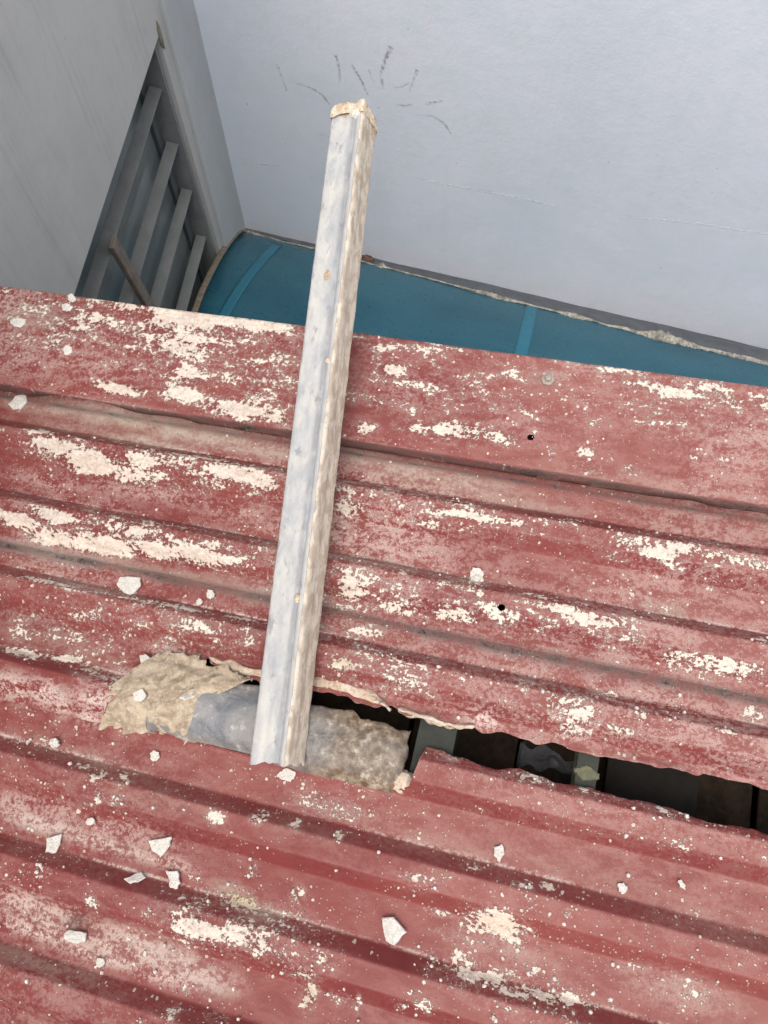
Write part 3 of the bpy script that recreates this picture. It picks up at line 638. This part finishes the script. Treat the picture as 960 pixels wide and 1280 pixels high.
def hB(s, t):
    edge = np.clip((low_B(s) + 0.016 - t) / 0.016, 0, 1)
    tear = (s > sA0)
    curl = edge ** 2 * np.where(tear, 0.004 + 0.004 * fbm(s, s * 0, 71, 26, 3) - 0.002, 0.0)
    lap = np.where(tear, 0, 0.0018 * edge)
    return prof(t) + 0.0006 + dents(s, t, 62) * 0.8 + curl + lap + np.where(s < sA0, 0.0022 * (t < 0.10), 0)
def hC(s, t):
    edge = np.clip((t - high_C(s) + 0.014) / 0.014, 0, 1)
    curl = np.where(s > s_step, edge ** 1.5 * (0.0035 * fbm(s, s * 0, 81, 30, 3) - 0.001), edge * 0.001)
    return prof(t) + dents(s, t, 63) + curl - np.where(s < sA0, 0.001, 0)
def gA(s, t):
    sh = np.exp(-((t - (STEP - 0.001)) / 0.004) ** 2) * 0.9 + np.exp(-((t - LAP1) / 0.004) ** 2) * 0.75  # dark line below the flashing step is painted shade plus dirt
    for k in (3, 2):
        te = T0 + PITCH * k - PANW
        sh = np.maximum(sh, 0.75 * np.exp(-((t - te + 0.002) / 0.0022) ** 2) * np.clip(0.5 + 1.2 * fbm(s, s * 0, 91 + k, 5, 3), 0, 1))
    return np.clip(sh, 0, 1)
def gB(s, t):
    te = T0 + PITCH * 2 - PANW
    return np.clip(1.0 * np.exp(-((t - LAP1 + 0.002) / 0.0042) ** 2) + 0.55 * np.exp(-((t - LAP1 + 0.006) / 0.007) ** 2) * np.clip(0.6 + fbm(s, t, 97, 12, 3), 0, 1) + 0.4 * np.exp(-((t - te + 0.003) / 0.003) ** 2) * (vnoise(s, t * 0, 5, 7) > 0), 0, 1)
def gC(s, t):
    sh = 0 * s
    hs_, ht_, _ = HOLES[2]
    return np.maximum(sh, 0.9 * np.exp(-(((s - hs_) / 0.012) ** 2 + ((t - ht_) / 0.008) ** 2)))
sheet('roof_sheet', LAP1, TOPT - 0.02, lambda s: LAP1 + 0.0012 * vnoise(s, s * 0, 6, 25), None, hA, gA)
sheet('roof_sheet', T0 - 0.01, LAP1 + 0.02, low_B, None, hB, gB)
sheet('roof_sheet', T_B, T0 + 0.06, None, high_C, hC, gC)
# folded flat flashing along the far edge
def flash_lo(s): return STEP + 0.0012 * fbm(s, s * 0, 15, 9, 3)
def flash_h(s, t):
    x = (t - STEP) / (TOPT - STEP)
    lip = -0.0205 * np.clip((flash_lo(s) + 0.0014 - t) / 0.0014, 0, 1) - 0.02 * np.clip((t - top_t(s) + 0.003) / 0.003, 0, 1)
    return FH + 0.0016 * fbm(s, t, 66, 7, 3) + lip + 0.0012 * np.sin(x * math.pi)
def gF(s, t):
    hs_, ht_ = st(685, 475, FH)
    return np.clip(1.0 * np.clip((flash_lo(s) + 0.0022 - t) / 0.0012, 0, 1) + 0.35 * np.exp(-(((s - hs_ + .004) / 0.016) ** 2 + ((t - ht_) / 0.011) ** 2)), 0, 1)  # riser of the step darkened: its shade painted in along with dirt
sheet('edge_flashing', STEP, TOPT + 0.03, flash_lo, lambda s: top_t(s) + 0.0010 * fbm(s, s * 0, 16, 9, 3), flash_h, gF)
# screw with washer on the flashing
def lathe(name, prof_, mat, parent, loc, n=14):
    V, F = [], []
    for i, (r, z) in enumerate(prof_):
        for k in range(n): a = 2 * math.pi * k / n; V.append((loc[0] + r * math.cos(a), loc[1] + r * math.sin(a), loc[2] + z))
        if i: b = n * (i - 1); F += [(b + j, b + (j+1) % n, b + n + (j+1) % n, b + n + j) for j in range(n)]
    F.append(tuple(range(n * (len(prof_) - 1), n * len(prof_))))
    return mk(name, V, F, mat, parent, smooth=False)
q = st(685, 474, FH + 0.003)
scr = lathe('screw', [(0.0085, 0), (0.0085, 0.0012), (0.006, 0.002), (0.0045, 0.0021), (0.0045, 0.0055), (0.003, 0.0065)], SCREWM, roof, (q[0], q[1], FH + 0.0015), 6)
q = st(596, 719, RIBH)
lathe('screw', [(0.008, 0), (0.008, 0.0012), (0.0045, 0.002), (0.0045, 0.0055), (0.003, 0.0065)], CHIP, roof, (q[0], q[1], float(prof(q[1])) + 0.0025), 6)

# pale putty smeared along the torn upper edge
def smear(name, pts, mat, seed, thick=0.004):
    V, F = [], []; n = 7
    P = [np.array([*st(u, v, 0.006), wv]) for u, v, wv in pts]
    ts = np.linspace(0, len(P) - 1, 70); arr = np.array(P)
    C = np.stack([np.interp(ts, range(len(P)), arr[:, k]) for k in range(3)], -1)
    for i, (cs, ct, wv) in enumerate(C):
        k = mpp(500, 870); half = wv * k * (0.85 + 0.3 * vnoise(cs, 0, seed, 60))
        hb = float(hB(np.array([cs]), np.array([max(ct, float(low_B(cs)) + 0.001)]))[0])
        for j in range(n):
            f = j / (n - 1) * 2 - 1
            jt = 0.003 * vnoise(cs, f * 0.1, seed + 2, 90)
            V.append((cs + 0.002 * vnoise(cs, f, seed + 4, 40), ct + f * half + jt, hb + thick * (1 - f * f) * (0.7 + 0.6 * vnoise(cs, f * 0.02, seed + 6, 70)) + 0.0006 + (0.004 * f if f < 0 else 0)))
        if i: b = n * (i - 1); F += [(b + q_, b + q_ + 1, b + n + q_ + 1, b + n + q_) for q_ in range(n - 1)]
    o = fix_normals(mk(name, V, F, mat, roof, smooth=True)); sm = o.modifiers.new('thick', 'SOLIDIFY'); sm.thickness = 0.0015; sm.offset = -1
    return o
smear('mortar_smear', [(262,823,4),(280,830,9),(305,838,10),(335,845,9),(365,850,9),(398,852,10),(420,856,11),(445,866,9),(465,873,7),(480,880,5),(488,886,3)], PASTE, 3)
smear('mortar_smear', [(498,887,2),(512,892,4),(530,896,4),(548,903,3),(575,908,3),(592,908,2)], PASTE, 9, 0.003)

# ------------------------------------------------------------------ grey metal flap showing in the torn pan
def flap_mesh():
    top_s, top_t = interp_px([(90,868),(150,850),(230,838),(300,852),(340,864),(390,880),(410,884),(440,888),(452,898),(480,904),(505,912),(516,914)], 0.012)
    S = np.linspace(st(195, 880)[0], st(510, 945)[0], 130); U = np.linspace(0, 1, 34)
    V, F, br = [], [], []
    for i, s in enumerate(S):
        tt = float(np.interp(s, top_s, top_t)) + 0.002 * float(fbm(s, 0, 51, 60, 3)); tb = 0.030 * K
        for j, u in enumerate(U):
            t = tb + (tt - tb) * u
            h = -0.004 + 0.024 * math.sin(math.pi * min(1, u * 0.80)) ** 0.8 + 0.0022 * float(fbm(s, t, 52, 30, 4)) * (u > .12)
            if u < 0.2: h -= 0.004 * (0.2 - u) / 0.2
            ee = max(0, (s - S[-1] + 0.012) / 0.012); h -= 0.010 * ee * ee
            V.append((s + (0.004 * float(fbm(t, 0, 53, 60, 3)) if i == len(S) - 1 else 0), t, h)); br.append(np.clip((s - st(400, 920)[0]) / 0.06 + 0.5, 0, 1) * 0.85 + 0.25 * (u > .8) + 0.3 * (u < .22))
        if i: b = 34 * (i - 1); F += [(b + q_, b + q_ + 1, b + 34 + q_ + 1, b + 34 + q_) for q_ in range(33)]
    return V, F, br
V, F, br = flap_mesh()
flap = fix_normals(mk('metal_flap', V, F, FLAP, None, ROOF_M, smooth=True, attrs={'brown': br}))
sm = flap.modifiers.new('thick', 'SOLIDIFY'); sm.thickness = 0.0012; sm.offset = -1
tag(flap, 'bulging grey bare metal flap filling the torn gap under the steel tube', 'metal flap')
def flap_h(s, t):
    u = np.clip((t - 0.030 * K) / (0.112 * K - 0.030 * K), 0, 1)
    return -0.004 + 0.024 * math.sin(math.pi * min(1, u * 0.80)) ** 0.8
# mortar heap over its left end
def mortar_heap():
    out = [(105,868),(140,862),(165,840),(190,822),(215,815),(250,822),(275,832),(305,838),(318,850),(296,858),(268,866),(250,880),(238,905),(234,927),(205,917),(170,913),(140,906),(118,898),(108,884)]
    P = [st(u, v, 0.01) for u, v in out]; cx = np.mean([p[0] for p in P]); cy = np.mean([p[1] for p in P])
    n = 140; per = np.array(P + [P[0]]); ts = np.linspace(0, len(P), n, endpoint=False)
    ox = np.interp(ts, range(len(P) + 1), per[:, 0]); oy = np.interp(ts, range(len(P) + 1), per[:, 1])
    V, F = [], []; rings = 26
    for k in range(rings):
        f = 1 - k / rings
        for i in range(n):
            fx = cx + (ox[i] - cx) * f; fy = cy + (oy[i] - cy) * f
            jit = 0.0085 * float(fbm(fx, fy, 13, 75, 4)) * max(0, 1 - k / 6)
            basehh = max(float(prof(fy)) * (0.9 if fy > 0.095 else 0.35), flap_h(fx, fy))
            edge = min(1.0, (1 - f) / 0.40); h = basehh - 0.0012 + 0.0042 * edge ** 0.8 + (0.0045 * float(fbm(fx, fy, 14, 38, 4)) + 0.0035 * abs(float(fbm(fx * 0.7 + fy * 0.7, fy - fx, 24, 75, 3)))) * edge
            V.append((fx + jit, fy + jit, h))
        if k: b = n * (k - 1); F += [(b + j, b + (j+1) % n, b + n + (j+1) % n, b + n + j) for j in range(n)]
    V.append((cx, cy, max(float(prof(cy)), flap_h(cx, cy)) + 0.006)); b = n * (rings - 1); F += [(b + j, b + (j+1) % n, len(V) - 1) for j in range(n)]
    return V, F
heap = fix_normals(mk('mortar_patch', *mortar_heap(), MORTAR, None, ROOF_M, smooth=True))
tag(heap, 'rough tan mortar patch smeared over the left end of the grey flap', 'mortar')
q = st(503, 975, 0.006); l2 = lump('mortar_lump', (0, 0, 0), (0.013, 0.011, 0.008), PASTE, None, ROOF_M @ Matrix.Translation((q[0], q[1], 0.005)), seed=6)
tag(l2, 'small pale mortar lump at the lower right corner of the grey flap', 'mortar')

# ------------------------------------------------------------------ what shows inside the slit
def purlin(px, label, wid, mats):
    q = st(*px, -0.012)
    M = ROOF_M @ Matrix.Translation((q[0], q[1], -0.003))
    r = empty('roof_purlin', M, label, 'purlin', 'steel purlins under the torn roof')
    w2 = wid / 2
    boxes('top_flange', [((-w2, -0.5, -0.004), (w2, 0.42, -0.001))], mats[0], r)
    boxes('web', [((w2 - 0.003, -0.5, -0.06), (w2, 0.42, -0.0042))], mats[0], r)
    boxes('bottom_flange', [((-w2, -0.5, -0.063), (w2, 0.42, -0.0602))], mats[1], r)
    return r
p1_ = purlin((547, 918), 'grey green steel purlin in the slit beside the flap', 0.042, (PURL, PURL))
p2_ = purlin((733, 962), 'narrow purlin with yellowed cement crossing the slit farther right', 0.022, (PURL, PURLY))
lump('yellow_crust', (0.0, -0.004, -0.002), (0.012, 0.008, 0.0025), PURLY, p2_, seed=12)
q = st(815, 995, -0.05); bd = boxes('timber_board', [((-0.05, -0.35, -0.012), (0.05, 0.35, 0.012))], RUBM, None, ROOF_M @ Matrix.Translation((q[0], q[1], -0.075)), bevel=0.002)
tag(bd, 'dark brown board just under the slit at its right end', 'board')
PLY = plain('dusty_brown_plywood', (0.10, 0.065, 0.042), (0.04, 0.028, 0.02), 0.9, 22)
q = st(700, 960, -0.2); M_ = ROOF_M @ Matrix.Translation((q[0], q[1], -0.16))
ceil_ = empty('ceiling_panel', M_, 'dusty brown ceiling boards down in the dark slit', 'ceiling')
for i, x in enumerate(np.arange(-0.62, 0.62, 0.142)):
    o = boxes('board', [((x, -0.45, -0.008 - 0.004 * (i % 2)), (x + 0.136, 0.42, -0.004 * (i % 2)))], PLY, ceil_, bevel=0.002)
def film_mesh(seed, L, W):
    n, m2 = 26, 10; V, F = [], []
    for i in range(n):
        for j in range(m2):
            x = (i / (n - 1) - 0.5) * L; y = (j / (m2 - 1) - 0.5) * W * (0.7 + 0.3 * float(vnoise(i * 0.23, 0, seed)))
            V.append((x, y + 0.006 * float(vnoise(x, y, seed, 60)), 0.012 * float(fbm(x, y, seed + 3, 45, 3))))
        if i: b = m2 * (i - 1); F += [(b + q_, b + q_ + 1, b + m2 + q_ + 1, b + m2 + q_) for q_ in range(m2 - 1)]
    return V, F
q = st(690, 952, -0.03); fl = mk('plastic_film', *film_mesh(5, 0.075, 0.03), FILM, None, ROOF_M @ Matrix.Translation((q[0], q[1], -0.035)))
tag(fl, 'crumpled clear plastic film in the dark slit beside the narrow purlin', 'plastic film')

# ------------------------------------------------------------------ galvanised steel tube
def steel_tube():
    h0 = 0.030
    B = roof_pt(347, 949, h0); r = ray(443.5, 146)
    ang = R(9.5)
    # top end: along its ray, where the axis rises at ang from the roof plane
    lo_, hi_ = 0.3, 1.0
    f = lambda k: ((CAMP + r / np.linalg.norm(r) * k - B) @ ND) / np.linalg.norm(CAMP + r / np.linalg.norm(r) * k - B) - math.sin(ang)
    lo_, hi_ = 0.5, 1.6
    for _ in range(60):
        mid_ = (lo_ + hi_) / 2
        if f(mid_) > 0: lo_ = mid_
        else: hi_ = mid_
    Tp = CAMP + r / np.linalg.norm(r) * lo_
    ax = Tp - B; Ln = np.linalg.norm(ax); ax /= Ln
    up = ND - ax * (ND @ ax); up /= np.linalg.norm(up); rt = np.cross(ax, up)
    roll = R(-15)
    up2 = up * math.cos(roll) + rt * math.sin(roll); rt2 = np.cross(ax, up2)
    M = frame(B, rt2, up2, ax)
    M = frame(B, -rt2, up2, ax)                             # local -x is the right side
    return M, Ln
MT, TL = steel_tube()
tube = empty('steel_tube', MT, 'dirty galvanised square steel tube jutting from the torn slit over the roof edge', 'steel tube')
def tube_mesh(a=0.0465, hgt=0.042):
    # square hollow section with rounded corners and a shallow fold line near the right top edge
    hx, hy, rr = a / 2, hgt / 2, 0.0045
    pts = []
    def arc(cx, cy, a0):
        for k in range(5):
            th = R(a0 + 22.5 * k); pts.append((cx + rr * math.cos(th), cy + rr * math.sin(th)))
    arc(hx - rr, hy - rr, 0)
    for f in np.linspace(0.8, -0.8, 22): pts.append((f * (hx - rr), hy))
    arc(-hx + rr, hy - rr, 90)
    for f in np.linspace(0.7, -0.7, 8): pts.append((-hx, f * (hy - rr)))
    arc(-hx + rr, -hy + rr, 180)
    for f in np.linspace(-0.7, 0.7, 8): pts.append((f * (hx - rr), -hy))
    arc(hx - rr, -hy + rr, 270)
    for f in np.linspace(-0.8, 0.8, 14): pts.append((hx, f * (hy - rr)))
    n = len(pts); Z = np.arange(-0.004, TL + 0.0001, 0.0035); V, F, sd2, gv, ru = [], [], [], [], []
    hx0 = hx
    spots = [(0.33 * TL + 0.0, 0.0, 0.014, 1.0)]
    for i, z in enumerate(Z):
        ez = max(0.0, 1 - (TL - z) / 0.03)
        for k, (x, y) in enumerate(pts):
            top = y > hy - 0.006; right = x > hx0 - 0.004
            dx = dy = 0.0
            if top and not right:
                g = math.exp(-((x - (hx0 - 0.0105)) / 0.0016) ** 2); dy -= 0.0024 * g
            else: g = 0.0
            nn = 0.0006 * float(vnoise(x * 3 + 1, z, 4, 60))
            if right: dx += 0.0006 * max(0, float(fbm(y * 2, z, 6, 70, 3))) + nn; dy += 0.0004 * nn
            elif top: dy += nn * 0.6
            if i >= len(Z) - 2: dx *= 1.6; 
            zz_ = z + (0.0035 * float(fbm(x, y, 9, 90, 3)) if i in (0, len(Z) - 1) else 0)
            V.append((-(x + dx), y + dy, zz_))
            sd2.append((1.0 if right else 0.0) if not (top and right) else 0.7)
            gv.append(max(g, math.exp(-((x - (hx0 - 0.0125)) / 0.0035) ** 2) * 0.9) if top and not right else (0.55 * math.exp(-((y - 0.004) / 0.0015) ** 2) if right else 0))
            r_ = ez * 0.9 + math.exp(-(((z - 0.705 * TL) / 0.011) ** 2 + ((x + 0.0) / 0.007) ** 2)) * (0.95 if top else 0)
            ru.append(min(1, r_ + (0.35 if (right and y < -0.2 * hy) else 0)))
        if i: b = n * (i - 1); F += [(b + j, b + (j+1) % n, b + n + (j+1) % n, b + n + j) for j in range(n)]
    o = mk('tube_body', V, F, TUBE, tube, smooth=True, attrs={'side': sd2, 'groove': gv, 'rust': ru})
    fix_normals(o)
    sm = o.modifiers.new('thick', 'SOLIDIFY'); sm.thickness = 0.002; sm.offset = -1
    return o
tube_mesh()
# crumbly mortar crust round the top end, and small weld/cement knobs
def crust():
    V, F = [], []; n = 60; hx = 0.0240; m2 = 7
    for j in range(m2):
        f = j / (m2 - 1)
        for k in range(n):
            th = 2 * math.pi * k / n; c_, s_ = math.cos(th), math.sin(th); q_ = hx / max(abs(c_), abs(s_)) * (1 - 0.05 * abs(math.sin(2 * th)) ** 8)
            zn = float(fbm(math.cos(th), math.sin(th), 17, 2.6, 3))
            z = TL - 0.013 - 0.004 * zn * (1 - f) + f * (0.016 + 0.006 * float(fbm(c_ * 2, s_ * 2, 19, 2.4, 3)))
            r = q_ + (0.0022 + 0.0012 * float(fbm(c_ * 3 + f, s_ * 3, 23, 2.0, 3))) * math.sin(math.pi * min(1, f * 0.85 + 0.1)) - (0.006 if j == m2 - 1 else 0)
            V.append((r * c_, r * s_, z))
        if j: b = n * (j - 1); F += [(b + q2, b + (q2+1) % n, b + n + (q2+1) % n, b + n + q2) for q2 in range(n)]
    return V, F
CRUSTM = mortar_material('rusty_mortar_crust', (0.62, 0.48, 0.32), (0.78, 0.70, 0.58), (0.28, 0.14, 0.06), 80)
fix_normals(mk('mortar_crust', *crust(), CRUSTM, tube, smooth=True))
def on_tube(frac, x, y): return (-x, y, TL * frac)
lump('cement_knob', on_tube(0.215, 0.0125, 0.0205), (0.004, 0.0022, 0.005), PASTE, tube, seed=3, sub=2)
lump('cement_knob', on_tube(0.565, 0.0150, 0.0203), (0.004, 0.0022, 0.004), PASTE, tube, seed=4, sub=2)
lump('cement_knob', on_tube(0.985, 0.011, 0.019), (0.010, 0.006, 0.009), CHIP, tube, seed=5, sub=2)

# ------------------------------------------------------------------ plaster chips lying on the roof
def surf_h(s, t):
    if t > STEP: return FH + 0.001
    return float(prof(t)) + 0.002
GRP = 'loose plaster chips on the red roof'
def chip(px, label, mat=None, thick=0.0035, lift=0.0, tilt=None):
    mat = mat or CHIP; thick *= 0.72
    P = []
    cu = sum(p[0] for p in px) / len(px); cv = sum(p[1] for p in px) / len(px)
    cs, ct = st(cu, cv, 0.008); h = surf_h(cs, ct)
    cs, ct = st(cu, cv, h + lift + thick)
    for u, v in px:
        a, b = st(u, v, h + lift + thick); P.append((a - cs, b - ct))
    # refine and roughen the outline
    Q = []
    for i in range(len(P)):
        a, b = np.array(P[i]), np.array(P[(i+1) % len(P)])
        for f in (0, 0.33, 0.67):
            q = a * (1 - f) + b * f; j = 0.0009 if f else 0.0004; Q.append(q + (rng.random(2) - 0.5) * 2 * j)
    n = len(Q); V, F = [], []
    rings = [(0.88, 0.0), (1.0, thick * 0.35), (1.0, thick * 0.75), (0.93, thick), (0.5, thick * 1.12)]
    for k, (sc_, z) in enumerate(rings):
        for q in Q:
            V.append((q[0] * sc_, q[1] * sc_, z + (rng.random() - 0.5) * thick * 0.22 * (k >= 3)))
        if k: b = n * (k - 1); F += [(b + j, b + (j+1) % n, b + n + (j+1) % n, b + n + j) for j in range(n)]
    V.append((0, 0, thick * 1.1)); b = n * (len(rings) - 1); F += [(b + j, b + (j+1) % n, len(V) - 1) for j in range(n)]
    F.append(tuple(range(n - 1, -1, -1)))
    slope = float(prof(ct + 0.004) - prof(ct - 0.004)) / 0.008 if ct < STEP else 0
    rot = Matrix.Rotation(math.atan(slope) * 0.8, 4, 'X')
    if tilt: rot = rot @ Matrix.Rotation(R(tilt[0]), 4, 'X') @ Matrix.Rotation(R(tilt[1]), 4, 'Y')
    o = mk('plaster_chip', V, F, mat, None, ROOF_M @ Matrix.Translation((cs, ct, h + lift)) @ rot)
    fix_normals(o)
    return tag(o, label, 'plaster chip', GRP)
def blob_px(u, v, r, k=7, el=1.0):
    a0 = random.random() * 6.28
    return [(u + r * el * (0.8 + 0.4 * random.random()) * math.cos(a0 + 6.283 * i / k), v + r * (0.8 + 0.4 * random.random()) * math.sin(a0 + 6.283 * i / k)) for i in range(k)]
chip([(145,730),(150,721),(160,720),(175,722),(176,732),(167,741),(161,745),(154,741)], 'large bright white chip on the pan upper left of the tan mortar', thick=0.005)
chip([(174,819),(182,817),(196,830),(200,837),(192,842),(182,844),(175,832)], 'white teardrop chip at the upper edge of the tan mortar', thick=0.005, lift=0.004, tilt=(8, -6))
chip([(237,854),(249,864),(242,872),(232,882),(225,879),(230,865)], 'white diamond shaped chip where tan mortar meets the grey flap', thick=0.005, lift=0.011, tilt=(-6, 5))
chip([(159,840),(172,839),(182,847),(177,857),(165,856)], 'greyish flat chip under the white teardrop chip on the mortar', CHIPG, 0.004, 0.004)
chip([(166,866),(178,860),(183,869),(176,877),(167,875)], 'small dull grey chip in the middle of the tan mortar', CHIPG, 0.004, 0.008)
chip(blob_px(262.5, 742.5, 6), 'small round white chip left of the tube, upper of a close pair')
chip(blob_px(248.5, 752, 4.5), 'tiny white chip left of the tube, lower of a close pair')
chip([(10,505),(19,495),(32,491),(34,501),(25,511),(15,511)], 'white angular chip under the flashing at the left edge of the photo', thick=0.005)
chip([(185,1050),(214,1045),(212,1056),(200,1071),(189,1062)], 'white triangular chip with pointed lower tip on the lower roof', thick=0.005, tilt=(5, 4))
chip([(207,1088),(222,1088),(225,1104),(219,1113),(211,1108),(211,1098)], 'bent cream chip just below the white triangular chip', thick=0.004, tilt=(10, 0))
chip([(155,1101),(174,1089),(180,1097),(172,1104),(163,1107)], 'slanted cream sliver left of the bent cream chip', CHIPG, 0.003)
chip([(58,1048),(76,1042),(74,1055),(68,1066),(56,1066)], 'ragged white chip over a rib side near the lower left edge', thick=0.005, tilt=(0, 12))
chip([(79,1167),(87,1162),(107,1166),(106,1177),(97,1180),(80,1174)], 'oblong white chip below a dark hole in the dusty pan', thick=0.006)
chip([(478,1147),(492,1146),(509,1165),(493,1182),(482,1176)], 'large white pointed chip at bottom centre left of the cream splash', thick=0.006, tilt=(6, -6))
chip([(617,1058),(627,1055),(631,1068),(625,1078),(617,1070)], 'upright narrow white chip on the lower roof right of centre', thick=0.004)
chip([(772,1105),(780,1103),(785,1112),(779,1118),(773,1114)], 'small white square chip on the lower right, left of a pale oval one', thick=0.004)
chip([(847,1102),(852,1099),(858,1107),(856,1113),(850,1109)], 'pale oval chip farthest right on the lower roof', thick=0.004)
chip(blob_px(68, 929, 6.5), 'round white chip below the pinkish rib at the lower left', thick=0.006)
chip(blob_px(193, 945, 6.5), 'white chip on the red pan below the tan mortar', thick=0.004)
chip(blob_px(89, 372, 5.5), 'white chip touching the far edge of the flashing', thick=0.005)
chip(blob_px(83, 384, 5.5, el=1.3), 'flat white chip just below the chip at the far flashing edge', thick=0.004)
chip(blob_px(84, 437, 6.5), 'dull cream chip in the middle of the left flashing', CHIPG, 0.003)
chip(blob_px(22, 402, 6, el=1.7), 'elongated whitish chip on the flashing near the left edge of the photo', thick=0.003)
chip(blob_px(113, 1027, 5.5), 'pinkish white chip on the pan above the ragged white chip', CHIPG, 0.004)
chip(blob_px(125, 1203, 5.5), 'small white chip at the lower edge of the dusty pan', thick=0.004)
chip(blob_px(595, 716, 7, el=1.3), 'whitish crumbly chip on a rib right of the tube', CHIPG, 0.004)
chip(blob_px(358, 969, 8, el=1.5), 'flat pale chip on the red pan just below the foot of the tube', CHIPG, 0.0015)
# crumbs nobody could count
def crumbs():
    V, F = [], []
    for i in range(1500):
        if random.random() < 0.75:
            x, y, L, W, a = random.choice(PLASTER); u = x + random.gauss(0, L * 0.9); v = y + random.gauss(0, W * 1.3)
        else: u, v = random.uniform(-30, 990), random.uniform(360, 1300)
        s, t = st(u, v, 0.008)
        if t > TOPT - 0.004 or s < S_L + 0.01 or s > 0.5: continue
        if t < STEP and float(high_C(s)) - 0.002 < t < float(low_B(s)) + 0.003: continue
        r = 0.0006 + 0.0021 * random.random() ** 3; h = surf_h(s, t) - 0.0008; b = len(V); k = 5; a0 = random.random() * 6
        for j in range(k):
            rr = r * (0.7 + 0.6 * random.random()); V.append((s + rr * math.cos(a0 + 6.283 * j / k), t + rr * math.sin(a0 + 6.283 * j / k), h))
        for j in range(k):
            p = V[b + j]; V.append((s + (p[0] - s) * 0.6, t + (p[1] - t) * 0.6, h + 0.0006 + r * (0.4 + 0.4 * random.random())))
        F += [(b + j, b + (j+1) % k, b + k + (j+1) % k, b + k + j) for j in range(k)]; F.append(tuple(b + k + j for j in range(k)))
    return V, F
cr = mk('plaster_crumbs', *crumbs(), CHIPG, None, ROOF_M)
tag(cr, 'scattered tiny plaster crumbs and grit on the red roof', 'crumbs', None, 'stuff')

for o in (blue, left, roof, house): o['kind'] = 'thing'
